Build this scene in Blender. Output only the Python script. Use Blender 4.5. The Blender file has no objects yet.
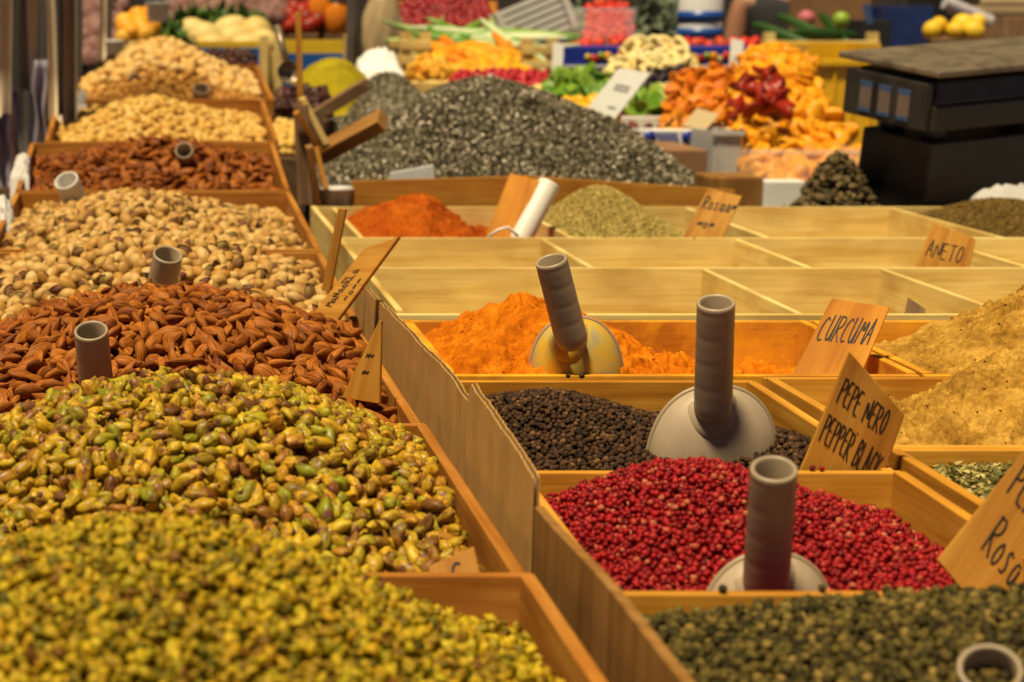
import bpy, bmesh, math, random
import numpy as np
from mathutils import Vector, Matrix
from mathutils.bvhtree import BVHTree
random.seed(7); RNG = np.random.default_rng(11)
C = bpy.context.scene.collection
scene = bpy.context.scene
R = math.radians

# ------------------------------------------------------------------ camera
F, CX, CY, HOR = 2000.0, 150.0, 341.0, 10.0
CAMZ = 1.385
TH = math.atan((CY - HOR) / F)
FW = Vector((0, math.cos(TH), -math.sin(TH))); UP = Vector((0, math.sin(TH), math.cos(TH))); RT = Vector((1, 0, 0))
EYE = Vector((0, 0, CAMZ))
def ray(px, py): return FW + RT * ((px - CX) / F) + UP * ((CY - py) / F)
def at(px, py, z=1.0):
    d = ray(px, py); return EYE + d * ((z - CAMZ) / d.z)
def P(px, py, Y):
    d = ray(px, py); return EYE + d * (Y / d.y)
def YL(py, z=1.0): return at(150, py, z).y
def proj(pts):
    q = np.asarray(pts, float) - np.array(EYE)
    fw = q @ np.array(FW)
    return CX + F * q[:, 0] / fw, CY - F * (q @ np.array(UP)) / fw, fw

cam = bpy.data.cameras.new('camera'); co = bpy.data.objects.new('camera', cam); C.objects.link(co)
co.location = EYE; co.rotation_euler = (R(90) - TH, 0, 0)
cam.sensor_width = 36; cam.lens = F / 1024 * 36; cam.shift_x = (512 - CX) / 1024
cam.clip_start = 0.05; cam.clip_end = 2000
cam.dof.use_dof = True; cam.dof.focus_distance = 2.05; cam.dof.aperture_fstop = 8.2
scene.camera = co

# ------------------------------------------------------------------ materials
def nm(name):
    m = bpy.data.materials.new(name); m.use_nodes = True
    nt = m.node_tree; b = nt.nodes['Principled BSDF']
    return m, nt, b
def N(nt, t, **kw):
    n = nt.nodes.new(t)
    for k, v in kw.items(): setattr(n, k, v)
    return n
def ramp(nt, stops, interp='LINEAR'):
    r = N(nt, 'ShaderNodeValToRGB'); cr = r.color_ramp; cr.interpolation = interp
    while len(cr.elements) > 1: cr.elements.remove(cr.elements[-1])
    cr.elements[0].position = stops[0][0]; cr.elements[0].color = (*stops[0][1], 1)
    for p, c in stops[1:]:
        e = cr.elements.new(p); e.color = (*c, 1)
    return r
def mixc(nt, a, b, fac, mode='MIX'):
    m = N(nt, 'ShaderNodeMix', data_type='RGBA', blend_type=mode)
    for s, v in ((m.inputs[0], fac), (m.inputs[6], a), (m.inputs[7], b)):
        if hasattr(v, 'is_output'): nt.links.new(v, s)
        elif isinstance(v, (int, float)): s.default_value = v
        else: s.default_value = (*v, 1)
    return m.outputs[2]
def bump(nt, b, h, strength, dist):
    n = N(nt, 'ShaderNodeBump'); n.inputs['Strength'].default_value = strength; n.inputs['Distance'].default_value = dist
    nt.links.new(h, n.inputs['Height']); nt.links.new(n.outputs[0], b.inputs['Normal'])
def coords(nt, kind, scale):
    t = N(nt, 'ShaderNodeTexCoord'); m = N(nt, 'ShaderNodeMapping'); m.inputs['Scale'].default_value = scale
    nt.links.new(t.outputs[kind], m.inputs['Vector']); return m.outputs[0]
def noise(nt, vec, scale, detail=4, rough=.55, dist=0):
    n = N(nt, 'ShaderNodeTexNoise'); n.inputs['Scale'].default_value = scale; n.inputs['Detail'].default_value = detail
    n.inputs['Roughness'].default_value = rough; n.inputs['Distortion'].default_value = dist
    nt.links.new(vec, n.inputs['Vector']); return n.outputs['Fac']
def rnd(nt):
    g = N(nt, 'ShaderNodeNewGeometry'); o = N(nt, 'ShaderNodeObjectInfo')
    a = N(nt, 'ShaderNodeMath', operation='ADD'); f = N(nt, 'ShaderNodeMath', operation='FRACT')
    nt.links.new(g.outputs['Random Per Island'], a.inputs[0]); nt.links.new(o.outputs['Random'], a.inputs[1])
    nt.links.new(a.outputs[0], f.inputs[0]); return f.outputs[0]
M = {}
def wood(name, dark, mid, light, rough=.6, stain=None, scale=1.0):
    m, nt, b = nm(name)
    v = coords(nt, 'UV', (3 * scale, 55 * scale, 1)); v2 = coords(nt, 'UV', (6, 9, 1)); v3 = coords(nt, 'UV', (10 * scale, 300 * scale, 1))
    n1 = noise(nt, v, 1.0, 6, .6, .8); n2 = noise(nt, v2, 1.0, 3, .5, .2); n3 = noise(nt, v3, 1.0, 2)
    r = ramp(nt, [(.28, dark), (.47, mid), (.7, light)]); nt.links.new(n1, r.inputs[0])
    r2 = ramp(nt, [(.3, (.60, .50, .40)), (.58, (1, 1, 1))]); nt.links.new(n2, r2.inputs[0])
    c = mixc(nt, r.outputs[0], r2.outputs[0], .8, 'MULTIPLY')
    r3 = ramp(nt, [(.3, (.8, .76, .7)), (.55, (1, 1, 1))]); nt.links.new(n3, r3.inputs[0])
    c = mixc(nt, c, r3.outputs[0], .6, 'MULTIPLY')
    o = N(nt, 'ShaderNodeObjectInfo')
    rr = ramp(nt, [(0, (.84, .8, .76)), (1, (1.0, 1.0, 1.0))]); nt.links.new(o.outputs['Random'], rr.inputs[0])
    c = mixc(nt, c, rr.outputs[0], 1.0, 'MULTIPLY')
    if stain:
        v4 = coords(nt, 'UV', (14, 14, 1)); n4 = noise(nt, v4, 1.0, 6, .65)
        r4 = ramp(nt, [(.42, (0, 0, 0)), (.62, (1, 1, 1))]); nt.links.new(n4, r4.inputs[0])
        c = mixc(nt, c, stain, r4.outputs[0])
    nt.links.new(c, b.inputs['Base Color']); b.inputs['Roughness'].default_value = rough; b.inputs['Specular IOR Level'].default_value = .18
    bump(nt, b, n3, .25, .0006)
    M[name] = m; return m
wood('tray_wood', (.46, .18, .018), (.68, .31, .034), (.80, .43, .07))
wood('pale_wood', (.64, .42, .11), (.82, .61, .22), (.88, .72, .33), .65)
wood('dusty_wood', (.52, .19, .016), (.70, .29, .025), (.8, .39, .05), .65, stain=(.82, .38, .02))
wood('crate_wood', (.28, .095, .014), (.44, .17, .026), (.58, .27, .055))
wood('sign_wood', (.38, .155, .022), (.52, .24, .036), (.62, .32, .06), .55)
wood('stained_sign_wood', (.48, .16, .012), (.64, .25, .018), (.72, .32, .03), .55)
wood('old_wood', (.16, .09, .05), (.27, .16, .09), (.38, .25, .15), .75)
wood('table_wood', (.12, .07, .04), (.18, .11, .06), (.24, .15, .09), .8)
wood('board_wood', (.24, .11, .03), (.34, .17, .045), (.44, .24, .075), .7)

def plain(name, col, rough=.5, var=.25, scale=30, bumps=0, metal=0, trans=0, kind='Object', sss=0, coat=0, dark=None):
    m, nt, b = nm(name)
    v = coords(nt, kind, (1, 1, 1)); n = noise(nt, v, scale, 5, .6)
    d = dark or tuple(c * (1 - var) for c in col); l = tuple(min(1, c * (1 + var * .6)) for c in col)
    r = ramp(nt, [(.3, d), (.52, col), (.72, l)]); nt.links.new(n, r.inputs[0])
    nt.links.new(r.outputs[0], b.inputs['Base Color'])
    rr = ramp(nt, [(.3, (rough * .85,) * 3), (.7, (min(1, rough * 1.15),) * 3)]); nt.links.new(n, rr.inputs[0])
    nt.links.new(rr.outputs[0], b.inputs['Roughness'])
    b.inputs['Metallic'].default_value = metal; b.inputs['Transmission Weight'].default_value = trans
    b.inputs['Subsurface Weight'].default_value = sss; b.inputs['Subsurface Scale'].default_value = .01
    b.inputs['Coat Weight'].default_value = coat
    if bumps: bump(nt, b, n, bumps, .001)
    M[name] = m; return m
TONE = {'black_peppercorn': (1.15, .88, .6), 'herb_flake': (1.12, 1.07, 1.1), 'chopped_pistachio': (.84, .70, .30), 'pistachio_kernel': (.96, .76, .38), 'almond_skin': (1.15, .98, .46), 'roast_almond_skin': (1.0, .85, .4), 'garlic_skin': (.7, .6, .62),
        'pistachio_shell': (.86, .72, .46), 'peeled_nut': (.95, .85, .6), 'pale_nut': (1, .9, .7), 'roast_nut': (.9, .8, .6), 'pink_peppercorn': (.9, .7, .6),
        'green_peppercorn': (.8, .7, .5), 'fennel_seed': (1.5, 1.35, 1.1), 'dark_seed': (.9, .75, .5)}
def grain(name, stops, rough=.5, streak=None, spots=None, bumpd=.0006, bscale=(8, 8), bstr=.6, sss=0, coat=0):
    """one colour per grain (random per island / object), fine mottling along the grain's own UV"""
    m, nt, b = nm(name)
    k = TONE.get(name, (1, 1, 1)); stops = [(p, tuple(c * q for c, q in zip(col, k))) for p, col in stops]
    f = rnd(nt); r = ramp(nt, stops); nt.links.new(f, r.inputs[0]); c = r.outputs[0]
    tc = N(nt, 'ShaderNodeTexCoord'); mp = N(nt, 'ShaderNodeMapping'); mp.inputs['Scale'].default_value = (bscale[0], bscale[1], 1)
    cmb = N(nt, 'ShaderNodeCombineXYZ'); mu = N(nt, 'ShaderNodeMath', operation='MULTIPLY'); mu.inputs[1].default_value = 91.7
    nt.links.new(f, mu.inputs[0]); nt.links.new(mu.outputs[0], cmb.inputs[0]); nt.links.new(mu.outputs[0], cmb.inputs[2])
    nt.links.new(tc.outputs['UV'], mp.inputs['Vector']); nt.links.new(cmb.outputs[0], mp.inputs['Location'])
    n = noise(nt, mp.outputs[0], 1.0, 4, .6)
    if streak:
        rs = ramp(nt, [(.35, streak), (.6, (1, 1, 1))]); nt.links.new(n, rs.inputs[0])
        c = mixc(nt, c, rs.outputs[0], 1.0, 'MULTIPLY')
    if spots:
        m2 = N(nt, 'ShaderNodeMapping'); m2.inputs['Scale'].default_value = (2.2, 2.6, 1)
        nt.links.new(tc.outputs['UV'], m2.inputs['Vector']); nt.links.new(cmb.outputs[0], m2.inputs['Location'])
        n2 = noise(nt, m2.outputs[0], 1.3, 3, .6)
        rs = ramp(nt, [(spots[1], (0, 0, 0)), (spots[1] + .1, (1, 1, 1))]); nt.links.new(n2, rs.inputs[0])
        c = mixc(nt, c, spots[0], rs.outputs[0])
    nt.links.new(c, b.inputs['Base Color']); b.inputs['Roughness'].default_value = rough; b.inputs['Specular IOR Level'].default_value = .22
    b.inputs['Subsurface Weight'].default_value = sss; b.inputs['Subsurface Scale'].default_value = .004; b.inputs['Coat Weight'].default_value = coat
    b.inputs['Coat Roughness'].default_value = .25
    if bumpd: bump(nt, b, n, bstr, bumpd)
    M[name] = m; return m

grain('almond_skin', [(0, (.20, .060, .014)), (.2, (.33, .115, .025)), (.45, (.46, .175, .04)), (.7, (.30, .095, .022)), (.88, (.40, .15, .035)), (1, (.16, .045, .012))], .55, streak=(.36, .29, .24), bscale=(26, 2.4), bumpd=.0011, bstr=.9)
grain('roast_almond_skin', [(0, (.16, .045, .012)), (.4, (.30, .10, .022)), (.7, (.40, .145, .032)), (1, (.2, .055, .014))], .55, streak=(.55, .45, .4), bscale=(18, 2.2))
grain('pistachio_shell', [(0, (.40, .24, .09)), (.25, (.62, .44, .20)), (.5, (.70, .54, .30)), (.72, (.54, .32, .09)), (.85, (.74, .60, .38)), (1, (.46, .27, .09))], .5, streak=(.82, .72, .58), bscale=(6, 3), bumpd=.0003)
grain('pistachio_seed', [(0, (.10, .05, .015)), (.5, (.16, .05, .03)), (1, (.22, .15, .03))], .6)
grain('pistachio_kernel', [(0, (.46, .36, .03)), (.16, (.66, .50, .05)), (.3, (.52, .50, .05)), (.42, (.24, .32, .03)), (.5, (.62, .40, .05)), (.62, (.24, .10, .05)), (.72, (.60, .52, .06)), (.84, (.15, .055, .035)), (.92, (.4, .42, .04)), (1, (.55, .38, .04))],
      .5, streak=(.5, .38, .28), spots=((.15, .05, .03), .55), bscale=(7, 3), coat=.12)
grain('chopped_pistachio', [(0, (.50, .42, .03)), (.15, (.82, .68, .05)), (.3, (.20, .19, .015)), (.45, (.74, .52, .03)), (.6, (.10, .11, .012)), (.75, (.62, .58, .04)), (.87, (.18, .06, .025)), (1, (.84, .74, .09))], .5, streak=(.5, .4, .3))
grain('black_peppercorn', [(0, (.020, .013, .010)), (.35, (.06, .036, .022)), (.65, (.11, .066, .036)), (.85, (.07, .045, .04)), (1, (.24, .15, .075))], .62, streak=(.4, .38, .35), bscale=(9, 9), bumpd=.0012, bstr=1)
grain('pink_peppercorn', [(0, (.16, .005, .009)), (.3, (.34, .010, .018)), (.55, (.52, .018, .026)), (.75, (.26, .007, .014)), (.9, (.60, .05, .05)), (.96, (.62, .26, .14)), (1, (.42, .012, .02))], .45, streak=(.5, .36, .36), bscale=(6, 6), bumpd=.0009)
grain('green_peppercorn', [(0, (.03, .026, .008)), (.25, (.10, .085, .022)), (.5, (.26, .21, .06)), (.7, (.05, .04, .014)), (.85, (.17, .15, .04)), (1, (.48, .35, .13))], .62, streak=(.5, .46, .4), bscale=(8, 8), bumpd=.0012, bstr=1)
grain('herb_flake', [(0, (.035, .030, .016)), (.3, (.095, .084, .046)), (.55, (.19, .165, .10)), (.8, (.38, .33, .23)), (1, (.72, .64, .5))], .8, bumpd=0)
grain('tea_flake', [(0, (.06, .05, .03)), (.4, (.16, .125, .08)), (.8, (.3, .25, .17)), (1, (.5, .44, .33))], .8, bumpd=0)
grain('fennel_seed', [(0, (.16, .13, .035)), (.5, (.27, .22, .07)), (1, (.42, .34, .14))], .6, bumpd=0)
grain('dark_seed', [(0, (.10, .07, .02)), (.5, (.18, .13, .035)), (1, (.28, .2, .07))], .65, bumpd=0)
grain('leaf_mix', [(0, (.05, .055, .015)), (.35, (.16, .14, .03)), (.7, (.40, .30, .09)), (1, (.55, .44, .18))], .6, bumpd=0)
grain('peeled_nut', [(0, (.58, .36, .10)), (.5, (.68, .46, .16)), (1, (.72, .54, .24))], .5, streak=(.85, .75, .6))
grain('pale_nut', [(0, (.62, .44, .2)), (.5, (.72, .54, .28)), (1, (.66, .40, .12))], .5, streak=(.85, .75, .6))
grain('roast_nut', [(0, (.42, .19, .04)), (.5, (.55, .28, .06)), (1, (.62, .36, .1))], .5, streak=(.8, .7, .6))
grain('dried_apricot', [(0, (.76, .31, .010)), (.5, (.80, .38, .015)), (1, (.76, .27, .008))], .42, streak=(.85, .7, .5), bscale=(4, 4), sss=.1)
grain('dried_papaya', [(0, (.62, .15, .008)), (.5, (.70, .2, .01)), (1, (.66, .26, .02))], .42, streak=(.8, .65, .5), sss=.1)
grain('dried_red_fruit', [(0, (.30, .018, .008)), (.5, (.42, .03, .012)), (1, (.22, .02, .01))], .35, streak=(.7, .6, .6))
grain('red_candied', [(0, (.42, .008, .02)), (.5, (.55, .015, .03)), (1, (.35, .006, .014))], .25, coat=.3)
grain('cherry_red', [(0, (.20, .006, .010)), (.5, (.32, .010, .016)), (1, (.13, .005, .008))], .25, coat=.3)
grain('strawberry_red', [(0, (.52, .02, .012)), (.5, (.62, .035, .02)), (1, (.58, .08, .03))], .35)
grain('pale_ring', [(0, (.72, .58, .24)), (.5, (.78, .66, .36)), (1, (.74, .52, .16))], .5)
grain('prune_black', [(0, (.012, .010, .014)), (.5, (.03, .022, .03)), (1, (.06, .045, .05))], .4)
grain('kiwi_green', [(0, (.06, .16, .012)), (.5, (.14, .27, .02)), (1, (.25, .34, .04))], .4, streak=(.7, .8, .6))
grain('yellow_candied', [(0, (.72, .38, .015)), (1, (.78, .46, .02))], .3, sss=.1)
grain('burgundy_dried', [(0, (.10, .014, .018)), (1, (.17, .03, .03))], .5)
grain('carrot_orange', [(0, (.72, .24, .012)), (.5, (.76, .42, .02)), (1, (.7, .16, .01))], .4)
grain('leek_green', [(0, (.10, .26, .03)), (.5, (.25, .38, .08)), (1, (.62, .66, .42))], .4)
grain('leaf_green', [(0, (.03, .07, .012)), (.5, (.06, .13, .02)), (1, (.12, .2, .03))], .5)
grain('grey_leaf', [(0, (.08, .10, .06)), (.5, (.14, .17, .11)), (1, (.22, .24, .17))], .6)
grain('melon_yellow', [(0, (.62, .42, .12)), (1, (.66, .5, .2))], .45)
grain('garlic_skin', [(0, (.30, .17, .14)), (.5, (.42, .27, .22)), (1, (.22, .11, .10))], .6, streak=(.7, .6, .6))
grain('orange_peel', [(0, (.72, .3, .02)), (1, (.76, .42, .05))], .4)
grain('lemon_peel', [(0, (.74, .44, .02)), (1, (.78, .52, .05))], .4)
grain('date_brown', [(0, (.035, .014, .012)), (1, (.09, .03, .02))], .35)
grain('dried_mushroom', [(0, (.05, .032, .015)), (.5, (.12, .085, .035)), (1, (.22, .15, .06))], .75, streak=(.5, .5, .45))
grain('golden_grain', [(0, (.6, .34, .06)), (1, (.7, .46, .12))], .5, bumpd=0)
grain('cucumber_skin', [(0, (.02, .06, .012)), (1, (.035, .09, .018))], .4, streak=(.7, .7, .6))

def powder(name, stops, scale=160, rough=.9):
    m, nt, b = nm(name)
    v = coords(nt, 'Object', (1, 1, 1)); n = noise(nt, v, scale, 6, .65); n2 = noise(nt, v, 22, 4, .6)
    r = ramp(nt, stops); mm = N(nt, 'ShaderNodeMath', operation='MULTIPLY_ADD'); mm.inputs[1].default_value = .45; 
    m2 = N(nt, 'ShaderNodeMath', operation='MULTIPLY'); m2.inputs[1].default_value = .55; nt.links.new(n2, m2.inputs[0])
    nt.links.new(n, mm.inputs[0]); nt.links.new(m2.outputs[0], mm.inputs[2]); nt.links.new(mm.outputs[0], r.inputs[0])
    nt.links.new(r.outputs[0], b.inputs['Base Color']); b.inputs['Roughness'].default_value = rough; b.inputs['Specular IOR Level'].default_value = .08
    bump(nt, b, n, .9, .0018); M[name] = m
powder('turmeric_powder', [(.33, (.36, .075, .001)), (.5, (.56, .145, .003)), (.66, (.70, .24, .008))])
powder('paprika_powder', [(.33, (.22, .034, .002)), (.5, (.36, .068, .004)), (.66, (.50, .13, .01))])
powder('cumin_powder', [(.36, (.18, .08, .010)), (.5, (.39, .20, .030)), (.64, (.60, .345, .07))])
powder('curry_powder', [(.35, (.20, .15, .008)), (.5, (.32, .24, .01)), (.65, (.42, .32, .015))])

plain('grey_plastic', (.37, .275, .18), .42, .14, 18)
plain('grey_plastic_blade', (.42, .315, .22), .45, .16, 24, .12)
# turmeric dust left on the scoop: patches with their own shape
m, nt, b = nm('dusted_plastic')
v = coords(nt, 'Object', (1, 1, 1)); n = noise(nt, v, 26, 5, .6)
r = ramp(nt, [(.36, (.36, .29, .19)), (.48, (.52, .36, .08)), (.58, (.62, .36, .03)), (.7, (.68, .30, .012))]); nt.links.new(n, r.inputs[0])
nt.links.new(r.outputs[0], b.inputs['Base Color']); b.inputs['Roughness'].default_value = .55; M['dusted_plastic'] = m
plain('white_plastic', (.76, .72, .66), .35, .06, 12)
plain('milky_plastic', (.66, .62, .6), .4, .1, 10, trans=.25)
plain('cardboard', (.52, .27, .065), .85, .16, 22, .2)
plain('cardboard_flute', (.46, .33, .2), .9, .2, 60)
plain('brown_carton', (.26, .13, .055), .85, .15, 14)
plain('ink', (.012, .010, .009), .6, .2, 200)
plain('scale_black', (.032, .027, .023), .38, .5, 16, .2, dark=(.014, .012, .011))
plain('scale_steel', (.25, .19, .13), .38, .4, 22, .08, metal=.4, dark=(.13, .095, .065))
plain('display_blue', (.05, .09, .22), .3, .2, 60); plain('display_amber', (.17, .125, .11), .4, .2, 80)
plain('paper_white', (.78, .76, .74), .7, .05, 10); plain('paper_grey', (.30, .30, .30), .8, .1, 80)
plain('paper_beige', (.62, .47, .25), .8, .1, 10)
plain('blue_print', (.012, .03, .33), .4, .2, 8); plain('blue_panel', (.01, .09, .36), .45, .2, 8)
plain('yellow_plastic', (.78, .44, .012), .4, .12, 8); plain('yellow_panel', (.72, .46, .02), .5, .15, 8)
plain('navy_plastic', (.012, .03, .14), .4, .3, 8); plain('black_plastic', (.02, .02, .022), .5, .3, 10)
plain('tarp_beige', (.52, .40, .28), .8, .16, 6, .2); plain('tarp_dark', (.05, .042, .038), .8, .25, 6)
plain('plastic_sheet', (.36, .32, .40), .3, .2, 9, .3)
plain('napkin_white', (.55, .51, .49), .7, .1, 30, .4)
plain('post_metal', (.20, .17, .15), .45, .3, 12, metal=.6)
plain('burlap', (.42, .30, .16), .9, .2, 60, .3)
plain('jar_orange', (.66, .19, .01), .25, .2, 9); plain('jar_lid', (.25, .22, .2), .4, .2, 9)
plain('pack_white', (.70, .68, .70), .4, .08, 9); plain('pack_blue', (.015, .07, .32), .35, .2, 9)
plain('wall_dark', (.045, .032, .028), .85, .4, 2); plain('awning_cloth', (.30, .22, .16), .8, .2, 2)
plain('pavement_stone', (.16, .14, .125), .85, .3, 3, .2)
plain('skin_tone', (.36, .17, .10), .5, .12, 12, sss=.1); plain('shirt_black', (.018, .016, .018), .85, .3, 40)
plain('hair_dark', (.02, .014, .01), .6, .3, 60); plain('trousers_dark', (.03, .035, .05), .85, .3, 40)
plain('lilac_can', (.5, .46, .52), .35, .2, 12)
plain('green_fruit', (.25, .38, .03), .4, .2, 30); plain('pink_cloth', (.5, .12, .14), .6, .2, 30)
m, nt, b = nm('clear_plastic')
b.inputs['Base Color'].default_value = (.9, .88, .86, 1); b.inputs['Roughness'].default_value = .12; b.inputs['Alpha'].default_value = .13
M['clear_plastic'] = m

# ------------------------------------------------------------------ object helpers
ORIG = {}
STATIC = []          # (verts, faces) of solid things, for the visibility test
def tag(o, label=None, cat=None, group=None, kind=None):
    if label: o['label'] = label
    if cat: o['category'] = cat
    if group: o['group'] = group
    if kind: o['kind'] = kind
    return o
def thing(name, loc, label, cat, group=None):
    o = bpy.data.objects.new(name, None); C.objects.link(o); o.location = loc; o.empty_display_size = .05
    ORIG[o] = Vector(loc); return tag(o, label, cat, group)
def link(name, me, parent=None, loc=None):
    o = bpy.data.objects.new(name, me); C.objects.link(o)
    if parent is not None:
        o.parent = parent; ORIG[o] = ORIG[parent]
    elif loc is not None:
        o.location = loc; ORIG[o] = Vector(loc)
    return o
def mesh_obj(name, V, Fc, mats, parent=None, smooth=False, uv=None, midx=None, static=True):
    """V in world coordinates"""
    V = np.asarray(V, float)
    if parent is not None: org = ORIG[parent]
    else:
        org = Vector((float((V[:, 0].min() + V[:, 0].max()) / 2), float((V[:, 1].min() + V[:, 1].max()) / 2), float(V[:, 2].min())))
    me = bpy.data.meshes.new(name); me.from_pydata([tuple(v) for v in (V - np.array(org))], [], [tuple(f) for f in Fc])
    if not isinstance(mats, (list, tuple)): mats = [mats]
    for m_ in mats: me.materials.append(M[m_] if isinstance(m_, str) else m_)
    if smooth: me.polygons.foreach_set('use_smooth', [True] * len(me.polygons))
    if midx is not None: me.polygons.foreach_set('material_index', midx)
    if uv is not None:
        l = me.uv_layers.new(name='UVMap'); l.data.foreach_set('uv', np.asarray(uv, np.float32).ravel())
    me.update()
    if static and len(Fc) < 30000: STATIC.append((V, Fc))
    return link(name, me, parent, None if parent is not None else org)
HEXF = [(0, 3, 2, 1), (4, 5, 6, 7), (0, 1, 5, 4), (1, 2, 6, 5), (2, 3, 7, 6), (3, 0, 4, 7)]
def bevelled(Vs, Fs, width=.0012, seg=2):
    bm = bmesh.new(); vs = [bm.verts.new(v) for v in Vs]
    for f in Fs: bm.faces.new([vs[i] for i in f])
    bmesh.ops.recalc_face_normals(bm, faces=bm.faces[:])
    if width > 0: bmesh.ops.bevel(bm, geom=bm.edges[:], offset=width, segments=seg, affect='EDGES', profile=.6, clamp_overlap=True)
    V = [tuple(v.co) for v in bm.verts]; bm.verts.index_update(); Fc = [[v.index for v in f.verts] for f in bm.faces]; bm.free()
    return V, Fc
def grain_uv(V, Fc, axis=None):
    V = np.asarray(V); ext = V.max(0) - V.min(0)
    if axis is None: axis = int(np.argmax(ext))
    off = RNG.random(2) * 20; o2 = [i for i in range(3) if i != axis]
    return [(V[i][axis] + off[0], V[i][o2[0]] + V[i][o2[1]] * 1.0 + off[1]) for f in Fc for i in f]
def hexa(name, corners, mat, parent=None, bev=.0012, axis=None, seg=2):
    V, Fc = bevelled(corners, HEXF, bev, seg)
    return mesh_obj(name, V, Fc, mat, parent, uv=grain_uv(V, Fc, axis))
def boxc(x0, x1, y0, y1, z0, z1): return [(x0, y0, z0), (x1, y0, z0), (x1, y1, z0), (x0, y1, z0), (x0, y0, z1), (x1, y0, z1), (x1, y1, z1), (x0, y1, z1)]
def box(name, x0, x1, y0, y1, z0, z1, mat, parent=None, bev=.0012, axis=None): return hexa(name, boxc(x0, x1, y0, y1, z0, z1), mat, parent, bev, axis)
def obox(center, ex, ey, ez):
    c = Vector(center); ex, ey, ez = Vector(ex), Vector(ey), Vector(ez)
    return [c - ex - ey - ez, c + ex - ey - ez, c + ex + ey - ez, c - ex + ey - ez, c - ex - ey + ez, c + ex - ey + ez, c + ex + ey + ez, c - ex + ey + ez]
def prism(name, pts, nrm, th, mat, parent=None, bev=.0008, axis_dir=None):
    """flat polygon pts (world) given thickness th along -nrm"""
    n = Vector(nrm).normalized(); k = len(pts); a = [Vector(p) for p in pts]; b_ = [p - n * th for p in a]
    Fs = [tuple(range(k)), tuple(reversed(range(k, 2 * k)))] + [(i, i + k, (i + 1) % k + k, (i + 1) % k) for i in range(k)]
    V, Fc = bevelled(a + b_, Fs, bev, 1)
    d = Vector(axis_dir or (a[1] - a[0])).normalized(); e = n.cross(d); off = RNG.random(2) * 9
    uv = [(Vector(V[i]).dot(d) + off[0], Vector(V[i]).dot(e) + Vector(V[i]).dot(n) * .7 + off[1]) for f in Fc for i in f]
    return mesh_obj(name, V, Fc, mat, parent, uv=uv)
def lathe(name, prof, p0, axis, mat, parent=None, seg=28, closed=False):
    """prof: (radius, distance along axis)"""
    ax = Vector(axis).normalized(); t = ax.orthogonal().normalized(); s = ax.cross(t); p0 = Vector(p0)
    V, Fc = [], []
    for r_, d in prof:
        for k in range(seg):
            a = 2 * math.pi * k / seg; V.append(p0 + ax * d + (t * math.cos(a) + s * math.sin(a)) * r_)
    n = len(prof)
    for i in range(n - 1 + (1 if closed else 0)):
        j = (i + 1) % n
        for k in range(seg): Fc.append((i * seg + k, i * seg + (k + 1) % seg, j * seg + (k + 1) % seg, j * seg + k))
    if not closed:
        if prof[0][0] > 1e-6: Fc.append(tuple(reversed(range(seg))))
        if prof[-1][0] > 1e-6: Fc.append(tuple(range((n - 1) * seg, n * seg)))
    return mesh_obj(name, V, Fc, mat, parent, smooth=True)
def tubepath(pts, rad, seg=8):
    pts = [Vector(p) for p in pts]; V, Fc = [], []
    for i, p in enumerate(pts):
        d = (pts[min(i + 1, len(pts) - 1)] - pts[max(i - 1, 0)]).normalized(); t = d.cross(Vector((.13, .4, .91))).normalized(); s = d.cross(t)
        r_ = rad[i] if isinstance(rad, (list, tuple)) else rad
        for k in range(seg): a = 2 * math.pi * k / seg; V.append(p + (t * math.cos(a) + s * math.sin(a)) * r_)
    for i in range(len(pts) - 1):
        for k in range(seg): Fc.append((i * seg + k, i * seg + (k + 1) % seg, (i + 1) * seg + (k + 1) % seg, (i + 1) * seg + k))
    Fc.append(tuple(reversed(range(seg)))); Fc.append(tuple(range((len(pts) - 1) * seg, len(pts) * seg)))
    return V, Fc

# ------------------------------------------------------------------ noise (numpy)
def _hash(i, j, s):
    n = (i * 374761393 + j * 668265263 + s * 982451653) & 0x7fffffff
    n = ((n ^ (n >> 13)) * 1274126177) & 0x7fffffff
    return ((n ^ (n >> 16)) & 0xffff) / 65535.0
def vnoise(x, y, s=0):
    xi = np.floor(x).astype(np.int64); yi = np.floor(y).astype(np.int64); xf, yf = x - xi, y - yi
    u = xf * xf * (3 - 2 * xf); v = yf * yf * (3 - 2 * yf)
    return (_hash(xi, yi, s) * (1 - u) + _hash(xi + 1, yi, s) * u) * (1 - v) + (_hash(xi, yi + 1, s) * (1 - u) + _hash(xi + 1, yi + 1, s) * u) * v - .5
def fbm(x, y, s=0, o=4, g=.5):
    t, a = 0, 1.0
    for k in range(o): t = t + a * vnoise(x * 2 ** k + 17.3 * k, y * 2 ** k - 9.1 * k, s + k); a *= g
    return t

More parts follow.
